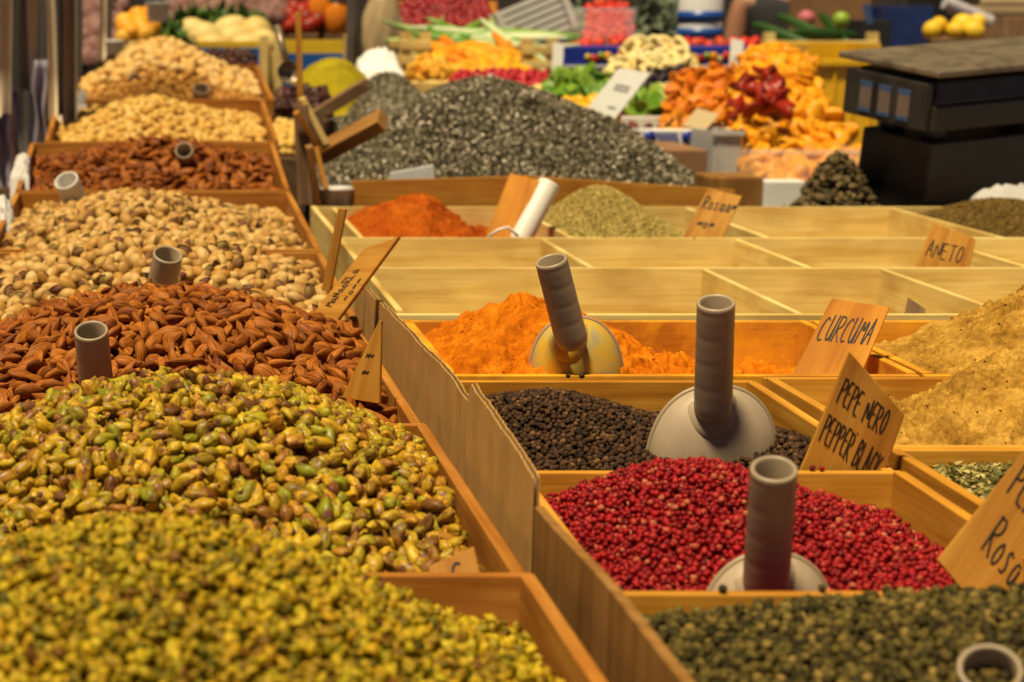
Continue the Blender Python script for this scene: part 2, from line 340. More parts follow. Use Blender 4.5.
# ------------------------------------------------------------------ grain prototypes (numpy) and scatter
class Proto: pass
def sph(nu, nv, shape, mats=1, midx=0):
    """shape(dir array) -> verts; long axis = X, poles on X"""
    V = [(1, 0, 0)]; 
    for j in range(1, nv):
        t = math.pi * j / nv
        for i in range(nu): a = 2 * math.pi * i / nu; V.append((math.cos(t), math.sin(t) * math.cos(a), math.sin(t) * math.sin(a)))
    V.append((-1, 0, 0)); Fc, uv = [], []
    idx = lambda j, i: 1 + (j - 1) * nu + i % nu
    for i in range(nu):
        Fc.append((0, idx(1, i), idx(1, i + 1))); uv += [((i + .5) / nu, 0), (i / nu, 1 / nv), ((i + 1) / nu, 1 / nv)]
        for j in range(1, nv - 1):
            Fc.append((idx(j, i), idx(j + 1, i), idx(j + 1, i + 1), idx(j, i + 1)))
            uv += [(i / nu, j / nv), (i / nu, (j + 1) / nv), ((i + 1) / nu, (j + 1) / nv), ((i + 1) / nu, j / nv)]
        Fc.append((idx(nv - 1, i), len(V) - 1, idx(nv - 1, i + 1))); uv += [(i / nu, (nv - 1) / nv), ((i + .5) / nu, 1), ((i + 1) / nu, (nv - 1) / nv)]
    return mk(shape(np.array(V)), Fc, uv, [midx] * len(Fc))
def mk(V, Fc, uv=None, midx=None):
    p = Proto(); p.V = np.asarray(V, float); p.F = Fc
    p.lt = np.array([len(f) for f in Fc]); p.li = np.array([i for f in Fc for i in f])
    p.uv = np.asarray(uv if uv is not None else [(0, 0)] * len(p.li), float); p.m = np.asarray(midx if midx is not None else [0] * len(Fc)); p.mesh = None
    return p
def join(a, b):
    return mk(np.vstack([a.V, b.V]), list(a.F) + [tuple(i + len(a.V) for i in f) for f in b.F], np.vstack([a.uv, b.uv]), list(a.m) + list(b.m))
def n3(V, f, s):  # cheap smooth 3-d noise
    x, y, z = (V * f).T
    return vnoise(x + 3.1 * s, y + z * .73, s) + vnoise(y - 1.7 * s, z - x * .61, s + 5)
def lump(V, size, amp, f, s):
    V = V / np.linalg.norm(V, axis=1, keepdims=True); return V * np.array(size) * (1 + amp * n3(V, f, s))[:, None]
def almond(s):
    def sh(V):
        x = V[:, 0]; w = 1 - .22 * x - .10 * x * x
        W = V.copy(); W[:, 1] *= w; W[:, 2] *= w
        W[:, 0] = np.where(x > .45, x + (x - .45) * .45, x); tp = np.clip((x - .35) / .65, 0, 1); W[:, 1] *= 1 - .35 * tp; W[:, 2] *= 1 - .3 * tp
        W = W * (1 + .07 * n3(V, 1.7, s))[:, None]
        k = .92 + .16 * ((s * 37) % 10) / 10
        return W * np.array([.0114, .0070 * k, .0039])
    return sph(14, 10, sh)
def pist_shell(s):
    gap = [.0, .34, .48, .26][s % 4]
    def sh(V):
        a = np.arctan2(V[:, 2], V[:, 1]); x = V[:, 0]; rr = np.sqrt(np.clip(1 - x * x, 0, 1))
        W = V.copy(); w = 1 - .12 * x
        a2 = a * (1 - gap * np.clip((x + .9) / 1.2, 0, 1))          # shell halves part towards the tip
        W[:, 1] = np.cos(a2 + math.pi * 0) * rr * w; W[:, 2] = np.sin(a2) * rr * w
        W = W * (1 + .05 * n3(V, 1.5, s))[:, None]
        return W * np.array([.0098, .0064, .0063])
    p = sph(16, 9, sh)
    if gap:   # take the seam quads away so the shell really opens
        keep = [k for k, f in enumerate(p.F) if not (abs(np.mean([math.atan2(q[2], q[1]) for q in p.V[list(f)]])) < 1e-3 and max(p.V[list(f)][:, 2]) - min(p.V[list(f)][:, 2]) > .004)]
    inner = sph(8, 6, lambda V: lump(V, (.0086, .0056, .0054), .05, 1.5, s), midx=1)
    if gap:
        # the seam lies where the angle wraps (negative Y side): drop faces spanning it
        ang = np.arctan2(p.V[:, 2], p.V[:, 1]); F2, uv2, c = [], [], 0
        for f in p.F:
            k = len(f); sp = p.V[list(f)]
            cen = sp.mean(0); width = np.ptp(sp[:, 2])
            wrap = any(ang[i] > 1.2 for i in f) and any(ang[i] < -1.2 for i in f) and cen[1] < 0 and cen[0] > -.007
            if not wrap: F2.append(f); uv2 += list(p.uv[c:c + k])
            c += k
        p = mk(p.V, F2, uv2)
    return join(p, inner)
def kernel(s):
    def sh(V):
        W = lump(V, (1, 1, 1), .30, 1.8, s); x = V[:, 0]
        W[:, 2] += .25 * (x * x - .3) * (1 if s % 2 else -.4)
        gro = np.exp(-((V[:, 1]) / .22) ** 2) * (V[:, 2] > 0) * .28 * (s % 3 > 0)
        W = W * (1 - gro)[:, None]
        k = 1 + .18 * math.sin(s * 2.1)
        return W * np.array([.0089 * k, .0056, .0049])
    return sph(14, 10, sh)
def chunk(s, size=(.0028, .0022, .0018)): return sph(7, 5, lambda V: lump(V, size, .75, 1.9, s))
def corn(s, r, amp=.12): return sph(9, 6, lambda V: lump(V, (r, r, r), amp, 2.4, s))
def flake(s, L, W):
    c = .35 * L * math.sin(s * 1.9); 
    V = [(-L, 0, 0), (0, -W, c), (0, W, c), (L, 0, -.2 * c), (0, 0, c * 1.5 + .2 * W)]
    return mk(V, [(0, 1, 4), (0, 4, 2), (1, 3, 4), (4, 3, 2)])
def seed(s, L, W): return sph(5, 4, lambda V: lump(V, (L, W, W * .8), .1, 1.5, s))
def disc(s, r, t, amp=.35):   # dried slice, curled
    def sh(V):
        W = V * np.array([r, r * .8, t]) * (1 + amp * n3(V, 1.4, s))[:, None]
        W[:, 2] += .5 * (W[:, 0] ** 2) / r * math.cos(s * 1.3) + .6 * W[:, 1] ** 2 / r * math.sin(s * 2.3); return W
    return sph(12, 8, sh)
def ringp(s, r, t):
    V, Fc = [], []
    nu, nv = 18, 8
    for i in range(nu):
        a = 2 * math.pi * i / nu
        for j in range(nv):
            b_ = 2 * math.pi * j / nv; q = r + t * math.cos(b_); V.append((q * math.cos(a), q * math.sin(a) * .85, t * .6 * math.sin(b_) + .2 * r * math.sin(2 * a + s)))
    for i in range(nu):
        for j in range(nv): Fc.append((i * nv + j, ((i + 1) % nu) * nv + j, ((i + 1) % nu) * nv + (j + 1) % nv, i * nv + (j + 1) % nv))
    return mk(V, Fc)
def proto_mesh(p, name, mats):
    key = tuple(mats)
    if p.mesh is None: p.mesh = {}
    if key not in p.mesh:
        me = bpy.data.meshes.new(name); me.from_pydata([tuple(v) for v in p.V], [], p.F)
        me.polygons.foreach_set('use_smooth', [True] * len(p.F)); me.polygons.foreach_set('material_index', p.m)
        l = me.uv_layers.new(name='UVMap'); l.data.foreach_set('uv', p.uv.astype(np.float32).ravel())
        for m_ in mats: me.materials.append(M[m_])
        me.update(); p.mesh[key] = me
    return p.mesh[key]
def merge(name, protos, which, pos, rot, scl, mats, extra=None, parent=None):
    """many grains (and the heap's core) as one mesh object"""
    Vs, LI, LT, UV, MI, base = [], [], [], [], [], 0
    if extra is not None:
        Ve, Fe = extra; Ve = np.asarray(Ve, float); Vs.append(Ve); LI.append(np.array([i for f in Fe for i in f])); LT.append(np.array([len(f) for f in Fe]))
        UV.append(np.zeros((len(LI[-1]), 2))); MI.append(np.full(len(Fe), len(mats) - 1)); base = len(Ve)
    for k, p in enumerate(protos):
        ix = np.where(which == k)[0]
        if len(ix) == 0: continue
        n, nv = len(ix), len(p.V)
        W = np.einsum('nij,vj->nvi', rot[ix] * scl[ix][:, None, None], p.V) + pos[ix][:, None, :]
        Vs.append(W.reshape(-1, 3)); LI.append((p.li[None, :] + (np.arange(n) * nv)[:, None] + base).ravel())
        LT.append(np.tile(p.lt, n)); UV.append(np.tile(p.uv, (n, 1))); MI.append(np.tile(p.m, n)); base += n * nv
    V = np.vstack(Vs); LI = np.concatenate(LI); LT = np.concatenate(LT); UV = np.vstack(UV); MI = np.concatenate(MI)
    org = np.array(ORIG[parent]) if parent is not None else np.array([(V[:, 0].min() + V[:, 0].max()) / 2, (V[:, 1].min() + V[:, 1].max()) / 2, V[:, 2].min()])
    me = bpy.data.meshes.new(name); me.vertices.add(len(V)); me.vertices.foreach_set('co', (V - org).astype(np.float32).ravel())
    me.loops.add(len(LI)); me.loops.foreach_set('vertex_index', LI.astype(np.int32))
    me.polygons.add(len(LT)); me.polygons.foreach_set('loop_start', (np.cumsum(LT) - LT).astype(np.int32)); me.polygons.foreach_set('loop_total', LT.astype(np.int32))
    me.polygons.foreach_set('material_index', MI.astype(np.int32)); me.polygons.foreach_set('use_smooth', np.ones(len(LT), bool))
    l = me.uv_layers.new(name='UVMap'); l.data.foreach_set('uv', UV.astype(np.float32).ravel())
    for m_ in mats: me.materials.append(M[m_])
    me.update(); me.validate()
    return link(name, me, parent, None if parent is not None else Vector(org))
def rots(nrm, tilt, n):
    nrm = nrm / np.linalg.norm(nrm, axis=1, keepdims=True)
    a = RNG.normal(size=(n, 3)); t = a - (a * nrm).sum(1, keepdims=True) * nrm; t /= np.linalg.norm(t, axis=1, keepdims=True)
    s = np.cross(nrm, t); B = np.stack([t, s, nrm], axis=2)
    th = RNG.normal(0, tilt, n); ro = RNG.uniform(0, 2 * math.pi, n) if tilt > .01 else np.zeros(n)
    return B, th, ro
def compose(B, th, ro):
    c, s = np.cos(th), np.sin(th); Z = np.zeros_like(c); O = np.ones_like(c)
    Ry = np.stack([np.stack([c, Z, s], 1), np.stack([Z, O, Z], 1), np.stack([-s, Z, c], 1)], 1)
    c2, s2 = np.cos(ro), np.sin(ro)
    Rx = np.stack([np.stack([O, Z, Z], 1), np.stack([Z, c2, -s2], 1), np.stack([Z, s2, c2], 1)], 1)
    return B @ Ry @ Rx
def hexgrid(x0, x1, y0, y1, s, jit=.33):
    nx, ny = int((x1 - x0) / s) + 1, int((y1 - y0) / (s * .866)) + 1
    gx, gy = np.meshgrid(np.arange(nx), np.arange(ny)); X = x0 + (gx + .5 * (gy % 2)) * s; Y = y0 + gy * s * .866
    X = X.ravel() + RNG.uniform(-jit, jit, X.size) * s; Y = Y.ravel() + RNG.uniform(-jit, jit, Y.size) * s
    k = (X > x0) & (X < x1) & (Y > y0) & (Y < y1); return X[k], Y[k]
def normal_of(h, X, Y, e=.004):
    return np.stack([-(h(X + e, Y) - h(X - e, Y)) / (2 * e), -(h(X, Y + e) - h(X, Y - e)) / (2 * e), np.ones_like(X)], 1)
def surf(h, x0, x1, y0, y1, step, drop=0.0, bottom=None, mask=None):
    nx, ny = max(3, int((x1 - x0) / step)), max(3, int((y1 - y0) / step))
    gx, gy = np.meshgrid(np.linspace(x0, x1, nx), np.linspace(y0, y1, ny)); Z = h(gx, gy) - drop
    if bottom is not None: Z = np.maximum(Z, bottom + .001)
    V = np.stack([gx.ravel(), gy.ravel(), Z.ravel()], 1)
    Fc = [(j * nx + i, j * nx + i + 1, (j + 1) * nx + i + 1, (j + 1) * nx + i) for j in range(ny - 1) for i in range(nx - 1)]
    ring = list(range(nx)) + [j * nx + nx - 1 for j in range(1, ny)] + [(ny - 1) * nx + i for i in range(nx - 2, -1, -1)] + [j * nx for j in range(ny - 2, 0, -1)]
    n0 = len(V); Vb = V[ring].copy(); Vb[:, 2] = np.minimum(Vb[:, 2] - .004, .896); V = np.vstack([V, Vb]); k = len(ring)
    Fc += [(ring[q - 1], n0 + (q - 1) % k, n0 + q, ring[q]) for q in range(k)]
    return V, Fc
def peaks(base, pk, namp=.006, nf=9, s=0, ybase=None):
    """heap surface: pk = (cx, cy, amp, rx, ry, power)"""
    def h(X, Y):
        z = base(X, Y) if callable(base) else np.full_like(X, base)
        t = np.full_like(X, 0.0)
        for cx, cy, A, rx, ry, pw in pk:
            d = ((np.abs(X - cx) / rx) ** pw + (np.abs(Y - cy) / ry) ** pw) ** (1 / pw)
            t = np.maximum(t, A * np.clip(1 - d, 0, 1) ** .8 * (1 + .0 * d)) if A > 0 else t
        return z + t + namp * fbm(X * nf, Y * nf, s, 3)
    return h
def dome(base, pk, namp=.006, nf=9, s=0, pw=2):
    def h(X, Y):
        z = base(X, Y) if callable(base) else np.full_like(X, base)
        for cx, cy, A, rx, ry in pk:
            d2 = ((X - cx) / rx) ** 2 + ((Y - cy) / ry) ** 2; z = z + A * np.exp(-d2 ** (pw / 2))
        return z + namp * fbm(X * nf, Y * nf, s, 3)
    return h

PEND = []
BUDGET = {}
def heap(name, kind, label, h, rect, protos, mats, spacing, layers, tilt=.35, sj=(.88, 1.12), jz=.25, size=.006, single=None, group=None, core=None, keep=None, floor=None):
    """grains in layers on the surface h; the 300 largest of a kind in view become objects of their own later"""
    x0, x1, y0, y1 = rect; P_, N_, top = [], [], []
    for li, (dz, sp) in enumerate(layers):
        X, Y = hexgrid(x0 + size * .8, x1 - size * .8, y0 + size * .8, y1 - size * .8, sp * spacing)
        if keep is not None: k = keep(X, Y); X, Y = X[k], Y[k]
        Z = h(X, Y) + dz * size + RNG.uniform(-jz, jz, X.size) * size
        if floor is not None: k = h(X, Y) > floor; X, Y, Z = X[k], Y[k], Z[k]
        P_.append(np.stack([X, Y, Z], 1)); N_.append(normal_of(h, X, Y)); top.append(np.full(X.size, li))
    pos = np.vstack(P_); nr = np.vstack(N_); top = np.concatenate(top); n = len(pos)
    rot = compose(*rots(nr, tilt, n)); scl = RNG.uniform(sj[0], sj[1], n); which = RNG.integers(0, len(protos), n)
    ext = surf(h, x0, x1, y0, y1, .012, drop=size * 3.6)
    STATIC.append((ext[0], ext[1]))
    PEND.append(dict(name=name, kind=kind, label=label, pos=pos, nr=nr, rot=rot, scl=scl, which=which, top=top, protos=protos, mats=mats + [core or mats[0]], ext=ext, size=size, single=single, group=group))

# ------------------------------------------------------------------ lettering
FONT = {'P': [[(0, 0), (.03, 1)], [(-.02, .95), (.42, 1), (.56, .8), (.42, .58), (.02, .5)]], 'E': [[(.5, .98), (.02, 1), (0, 0), (.52, .03)], [(0, .52), (.42, .55)]],
    'N': [[(0, 0), (.02, 1), (.55, .02), (.58, 1)]], 'R': [[(0, 0), (.03, 1)], [(-.02, .95), (.42, 1), (.55, .78), (.4, .56), (.02, .5), (.58, 0)]],
    'O': [[(.28, 1), (.06, .8), (0, .4), (.14, .05), (.36, 0), (.54, .3), (.52, .72), (.36, .98), (.2, .97)]], 'B': [[(0, 0), (.02, 1), (.4, .96), (.46, .72), (.02, .54), (.5, .42), (.5, .1), (0, 0)]],
    'L': [[(.02, 1), (0, .02), (.46, .04)]], 'A': [[(0, 0), (.28, 1), (.56, 0)], [(.1, .38), (.47, .4)]], 'C': [[(.52, .86), (.32, 1), (.08, .8), (0, .4), (.16, .04), (.5, .1)]],
    'K': [[(0, 0), (.02, 1)], [(.5, .98), (.04, .48), (.55, 0)]], 'U': [[(0, 1), (.02, .3), (.18, 0), (.4, .06), (.5, .4), (.52, 1)], [(.52, .5), (.56, 0)]], 'M': [[(0, 0), (.08, 1), (.32, .35), (.56, 1), (.66, 0)]],
    'T': [[(.28, 0), (.3, 1)], [(0, .98), (.6, 1)]], 'S': [[(.5, .88), (.28, 1), (.06, .8), (.16, .58), (.46, .42), (.5, .16), (.26, 0), (.02, .12)]], 'I': [[(.1, 0), (.12, 1)]],
    'o': [[(.25, .62), (.05, .45), (.05, .15), (.25, 0), (.45, .15), (.45, .45), (.25, .62)]], 's': [[(.42, .55), (.2, .64), (.08, .48), (.36, .26), (.3, .04), (.04, .06)]], 'a': [[(.42, .58), (.15, .62), (.02, .3), (.12, 0), (.4, .2), (.44, .6), (.46, .1), (.58, .02)]],
    '.': [[(.1, .08), (.16, .02)]], '-': [[(.0, .4), (.4, .45)]], '~': [[(0, .3), (.12, .7), (.2, .25), (.34, .72), (.42, .3), (.6, .6)]]}
def lettering(parent, lines, O, eu, ev, nrm, width=.0016, name='lettering', mat='ink'):
    """lines: (text, u, v, height_v, aspect) in board units; O + u*eu + v*ev"""
    V, Fc = [], []; n = Vector(nrm).normalized() * .0006
    for text, u, v, hv, wu in lines:
        x = u
        for ch in text:
            if ch == ' ': x += wu * .6; continue
            sk = random.uniform(-.06, .1); dy = random.uniform(-.04, .04) * hv
            for st in FONT[ch]:
                pts = []
                for k in range(len(st)):
                    pts.append(st[k])
                # smooth the stroke once
                if len(pts) > 3:
                    q = [pts[0]]
                    for a, b_ in zip(pts, pts[1:]): q += [(a[0] * .75 + b_[0] * .25, a[1] * .75 + b_[1] * .25), (a[0] * .25 + b_[0] * .75, a[1] * .25 + b_[1] * .75)]
                    q.append(pts[-1]); pts = q
                W = [O + eu * (x + (p[0] + sk * p[1]) * wu) + ev * (v + dy + p[1] * hv) + n for p in pts]
                for a, b_ in zip(W, W[1:]):
                    d = (b_ - a); L = d.length
                    if L < 1e-6: continue
                    d /= L; s = n.normalized().cross(d) * width * .5; a2, b2 = a - d * width * .3, b_ + d * width * .3
                    i = len(V); V += [a2 - s, b2 - s, b2 + s, a2 + s]; Fc.append((i, i + 1, i + 2, i + 3))
            x += wu * (.78 if ch != 'I' else .36)
    return mesh_obj(name, V, Fc, mat, parent, static=False)
def sign(quad, Y, nrm, label, lines=None, mat='sign_wood', width=.0016, th=.0045, name='price_sign', cat='sign', group=None, ink='ink'):
    """board: four picture corners TL TR BR BL met by the plane through the centre at depth Y with the given normal"""
    n = Vector(nrm).normalized(); cx = sum(q[0] for q in quad) / 4; cy = sum(q[1] for q in quad) / 4; c = P(cx, cy, Y)
    pts = []
    for px, py in quad:
        d = ray(px, py); pts.append(EYE + d * ((c - EYE).dot(n) / d.dot(n)))
    # square the board up: true rectangle from its centre lines
    c = (pts[0] + pts[1] + pts[2] + pts[3]) / 4; eu = ((pts[1] - pts[0]) + (pts[2] - pts[3])) / 2; ev = ((pts[0] - pts[3]) + (pts[1] - pts[2])) / 2
    root = thing(name, (c.x, c.y, min(p.z for p in pts)), label, cat, group)
    nn = n if n.dot(EYE - c) > 0 else -n
    order = pts if (pts[1] - pts[0]).cross(pts[2] - pts[1]).dot(nn) > 0 else pts[::-1]
    prism('board', order, nn, th, mat, root, axis_dir=ev)
    if lines: lettering(root, lines, c - eu / 2 - ev / 2, eu, ev, nn, width, mat=ink)
    return root

# ------------------------------------------------------------------ setting: ground, sky, tables
V = [(-600, -600, 0), (600, -600, 0), (600, 900, 0), (-600, 900, 0)]
tag(mesh_obj('ground', V, [(0, 1, 2, 3)], 'pavement_stone'), 'grey paved market ground under the stalls', 'ground', kind='structure')
def table(x0, x1, y0, y1, z, label, mat='table_wood'):
    r = thing('market_table', ((x0 + x1) / 2, (y0 + y1) / 2, 0), label, 'table')
    box('tabletop', x0, x1, y0, y1, z - .03, z, mat, r, .002)
    for x in (x0 + .04, x1 - .1):
        for y in (y0 + .04, y1 - .1): box('leg', x, x + .06, y, y + .06, 0, z - .03, mat, r, .002)
table(-.62, 2.2, .72, 5.0, .872, 'long dark wooden stall table under the nut crates and spice trays')
table(.2, 3.6, 5.08, 7.6, .90, 'dark wooden table behind, under the dried fruit displays')
table(-1.6, .15, 5.75, 7.6, .88, 'dark wooden table behind the rearmost nut crate, under vegetables')
table(-2.2, 4.4, 7.75, 9.3, .95, 'rear wooden market table by the dark back wall')
r = thing('stall_wall', (1.2, 10.4, 0), 'dark brown boarded wall closing the market behind the fruit stalls', 'wall')
for k in range(16): box('board', -5 + .8 * k, -5 + .8 * k + .795, 10.3, 10.34 + .01 * (k % 2), 0, 5.5, 'wall_dark', r, .003, axis=2)  # unseen upper height added to block bright low sky and its reflections

# ------------------------------------------------------------------ crates and trays
def crate(name, label, x0, x1, y0, y1, zf, zb, zfloor, mat, cat='crate', th=.010, group=None):
    r = thing(name, ((x0 + x1) / 2, (y0 + y1) / 2, zfloor), label, cat, group)
    zt = lambda y: zf + (zb - zf) * (y - y0) / (y1 - y0)
    box('front_panel', x0, x1, y0, y0 + th, zfloor, zf, mat, r)
    box('back_panel', x0, x1, y1 - th, y1, zfloor, zb, mat, r)
    a, b_ = y0 + th + .0005, y1 - th - .0005
    for xs in (x0, x1 - th):
        dz = random.uniform(.0012, .003)
        hexa('side_panel', [(xs, a, zfloor), (xs + th, a, zfloor), (xs + th, b_, zfloor), (xs, b_, zfloor), (xs, a, zt(a) + dz), (xs + th, a, zt(a) + dz), (xs + th, b_, zt(b_) + dz), (xs, b_, zt(b_) + dz)], mat, r)
    box('base', x0 + th + .0005, x1 - th - .0005, a, b_, zfloor + .002, zfloor + .008, mat, r, .0005)
    return r
LX0, LX1 = -.255, .265
ZT = .8725
ya, yb_ = YL(572), YL(415)
CR = {}
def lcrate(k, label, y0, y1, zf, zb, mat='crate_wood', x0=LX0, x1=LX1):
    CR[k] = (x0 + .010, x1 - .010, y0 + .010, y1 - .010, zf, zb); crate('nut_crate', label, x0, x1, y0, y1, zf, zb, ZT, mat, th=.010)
lcrate('A', 'nearest wooden crate, holding chopped green pistachio crumbs', .80, ya, 1.0, 1.0)
lcrate('B', 'wooden crate of shelled green pistachios', ya + .004, yb_, .992, .992)
lcrate('C', 'wooden crate of glossy brown almonds beside the folded cardboard strip', yb_ + .006, 2.50, .985, .985)
lcrate('D', 'nearer wooden crate of pale in-shell pistachios', 2.505, 3.08, .995, 1.015)
lcrate('E', 'farther wooden crate of in-shell pistachios with a white scoop handle', 3.085, 3.78, 1.018, 1.045)
lcrate('F', 'wooden crate of dark roasted almonds in the middle distance', 3.785, 4.28, 1.048, 1.105)
lcrate('G', 'wooden crate of peeled yellow nuts behind the roasted almonds', 4.285, 4.86, 1.108, 1.17, x0=-.225, x1=.275)
lcrate('H', 'rearmost wooden crate, of pale and roasted nuts', 4.865, 5.62, 1.172, 1.235, x0=-.2, x1=.30)
Y590, Y470, Y380, Y320 = YL(590), YL(470), YL(380), YL(320)
Y313, Y268, Y238, Y207 = YL(313), YL(268), YL(238), YL(207)
RX0, RX1 = .305, .636
crate('spice_tray', 'wooden tray of green peppercorns in the near right corner', RX0, .86, .93, Y590 - .001, 1.0, 1.0, .885, 'tray_wood', 'tray')
crate('spice_tray', 'wooden tray of pink peppercorns', RX0, RX1, Y590 + .002, Y470 - .001, .995, 1.0, .885, 'tray_wood', 'tray')
crate('spice_tray', 'wooden tray of black peppercorns with a large grey scoop', RX0, RX1, Y470 + .002, Y380, .996, 1.0, .885, 'tray_wood', 'tray')
crate('spice_tray', 'yellow-dusted wooden tray of orange turmeric powder', RX0 + .012, .822, Y380 + .026, Y320 - .002, 1.0, 1.0, .885, 'dusty_wood', 'tray')
crate('spice_tray', 'wooden tray of mixed green herb flakes at the right', .648, 1.1, Y590 + .002, YL(452) - .001, 1.0, 1.004, .885, 'tray_wood', 'tray')
crate('spice_tray', 'wooden tray of the nearer yellow-brown cumin heap', .648, 1.1, YL(452) + .002, Y380 + .008, 1.004, 1.002, .885, 'tray_wood', 'tray')
crate('spice_tray', 'wooden tray of the farther, caked cumin heap', .828, 1.40, Y380 + .026, Y320 - .002, 1.0, 1.0, .885, 'dusty_wood', 'tray')
# the large pale divided tray behind
BX0, BX1, BT = .318, 1.86, .009
r = thing('divided_tray', ((BX0 + BX1) / 2, (Y313 + Y207) / 2, .885), 'large pale wooden tray split into three rows of compartments', 'tray')
box('front_panel', BX0, BX1, Y313, Y313 + BT, .885, .998, 'pale_wood', r)
box('back_panel', BX0, BX1, Y207, Y207 + BT, .885, 1.0, 'pale_wood', r)
for x in (BX0, BX1 - BT): box('side_panel', x, x + BT, Y313 + BT + .0005, Y207 - .0005, .885, 1.0025, 'pale_wood', r)
for y in (Y268, Y238): box('row_divider', BX0 + BT + .0005, BX1 - BT - .0005, y, y + BT, .893, 1.0, 'pale_wood', r)
box('base', BX0 + BT + .0005, BX1 - BT - .0005, Y313 + BT + .0005, Y207 - .0005, .887, .8925, 'pale_wood', r, .0005)
for xs, (a, b_) in (((.835, 1.105, 1.385), (Y313 + BT, Y268)), ((.668, 1.0, 1.335, 1.62), (Y268 + BT, Y238)), ((.36, .722, 1.06, 1.465), (Y238 + BT, Y207))):
    for x in xs: box('divider', x, x + BT, a + .0006, b_ - .0006, .8935, .9985, 'pale_wood', r)

# corrugated cardboard strips between the nut crates and the trays
def card_strip(label, pts, mat='cardboard', amp=.004, thick=.0055):
    """pts: (x, y, ztop) along the strip from far to near"""
    r = thing('cardboard_strip', (pts[-1][0], pts[-1][1], .8735), label, 'cardboard')
    Ls = [0]
    for a, b_ in zip(pts, pts[1:]): Ls.append(Ls[-1] + math.hypot(b_[0] - a[0], b_[1] - a[1]))
    n = 90; T = np.linspace(0, Ls[-1], n); X = np.interp(T, Ls, [p[0] for p in pts]); Yv = np.interp(T, Ls, [p[1] for p in pts]); Z = np.interp(T, Ls, [p[2] for p in pts])
    Z = Z + amp * .8 * fbm(T * 12, T * 0, random.randint(0, 99), 4); X = X + .0025 * fbm(T * 9, T * 0 + 3, 5, 2)
    for off, w in ((0, .0011), (thick - .0011, .0011)):
        V, Fc = [], []
        for i in range(n):
            zt = Z[i] + (.0015 * random.random())
            for x, z in ((X[i] + off, .8735), (X[i] + off + w, .8735), (X[i] + off + w, zt), (X[i] + off, zt)): V.append((x, Yv[i], z))
        for i in range(n - 1):
            for k in range(4): Fc.append((i * 4 + k, i * 4 + (k + 1) % 4, (i + 1) * 4 + (k + 1) % 4, (i + 1) * 4 + k))
        Fc += [(0, 1, 2, 3), tuple(reversed(range(4 * n - 4, 4 * n)))]
        mesh_obj('liner', V, Fc, mat, r, uv=grain_uv(V, Fc, 1))
    m_ = int(Ls[-1] / .0011); V, Fc = [], []
    for i in range(m_):
        t = i * .0011; x = np.interp(t, T, X) + thick / 2 + (thick / 2 - .0013) * math.sin(t / .0072 * 2 * math.pi); y = np.interp(t, T, Yv); z = np.interp(t, T, Z) - .0006
        V += [(x, y, z - .02), (x, y, z)]
        if i: Fc.append((2 * i - 2, 2 * i, 2 * i + 1, 2 * i - 1))
    mesh_obj('fluting', V, Fc, 'cardboard_flute', r, static=False)
card_strip('far brown cardboard strip along the nut crates, with a wavy top edge', [(.2885, 2.80, 1.012), (.2892, 2.5, 1.022), (.2885, 2.2, 1.03), (.2885, 1.9, 1.036), (.2885, 1.66, 1.034)])
card_strip('middle brown cardboard strip with a torn corrugated top corner', [(.2795, 1.735, 1.036), (.2795, 1.728, 1.048), (.2795, 1.715, 1.060), (.2795, 1.66, 1.062), (.280, 1.58, 1.061), (.280, 1.5, 1.052), (.280, 1.428, 1.045)], amp=.007)
r = thing('divider_board', (.29, 1.2, .8735), 'near upright thin wooden board between the pistachio crates and spice trays', 'board')
V = []; ys = np.linspace(1.425, .85, 24)
for y in ys:
    zt = 1.028 + (1.425 - y) * .02 + .002 * math.sin(y * 17)
    for x, z in ((.2815, .8735), (.2885, .8735), (.2885, zt), (.2815, zt)): V.append((x, y, z))
Fc = [(i * 4 + k, i * 4 + (k + 1) % 4, (i + 1) * 4 + (k + 1) % 4, (i + 1) * 4 + k) for i in range(23) for k in range(4)] + [(0, 1, 2, 3), (95, 94, 93, 92)]
mesh_obj('board', V, Fc, 'board_wood', r, uv=grain_uv(V, Fc, 2))

# ------------------------------------------------------------------ heaps of nuts (left)
ALM = [almond(s) for s in range(6)]; PIS = [pist_shell(s) for s in range(8)]; KER = [kernel(s) for s in range(8)]
CHK = [chunk(s, (.0030, .0025, .0020)) for s in range(10)]
x0, x1, y0, y1, zf, zb = CR['A']
hA = dome(.958, [(-.01, 1.16, .107, .20, .27)], .007, 9, 1, 2.5)
heap('chopped_pistachio_heap', 'chopped', 'coarse heap of chopped yellow-green pistachio crumbs in the nearest crate', hA, (x0, x1, y0, y1), CHK, ['chopped_pistachio'], .0067, [(.4, 1.15), (-1.4, 1), (-3.0, 1)], .9, (.6, 1.9), 1.2, .0030)
x0, x1, y0, y1, zf, zb = CR['B']
hB = dome(.960, [(.03, 1.73, .088, .215, .27)], .008, 8, 2, 3)
heap('pistachio_kernel_heap', 'kernel', 'heap of shelled green and purple pistachio kernels in the second crate', hB, (x0, x1, y0, y1), KER, ['pistachio_kernel'], .0144, [(.5, 1.08), (-1.0, 1), (-2.4, 1)], .6, (.78, 1.22), .65, .0055,
     single=('pistachio_kernel', 'green and purple shelled pistachio kernel on the mound of the second crate', 'pistachio'), group='shelled pistachio kernels')
x0, x1, y0, y1, zf, zb = CR['C']
hC = dome(.962, [(.02, 2.30, .090, .235, .30)], .006, 8, 3, 2.4)
heap('almond_heap', 'almond', 'heap of glossy brown almonds in the third crate', hC, (x0, x1, y0, y1), ALM, ['almond_skin'], .0192, [(.5, 1.1), (-.9, 1), (-2.2, 1)], .38, (1.0, 1.36), .5, .007,
     single=('almond', 'glossy brown almond in the heap behind the shelled pistachios', 'almond'), group='brown almonds in the third crate')
x0, x1, y0, y1, zf, zb = CR['D']
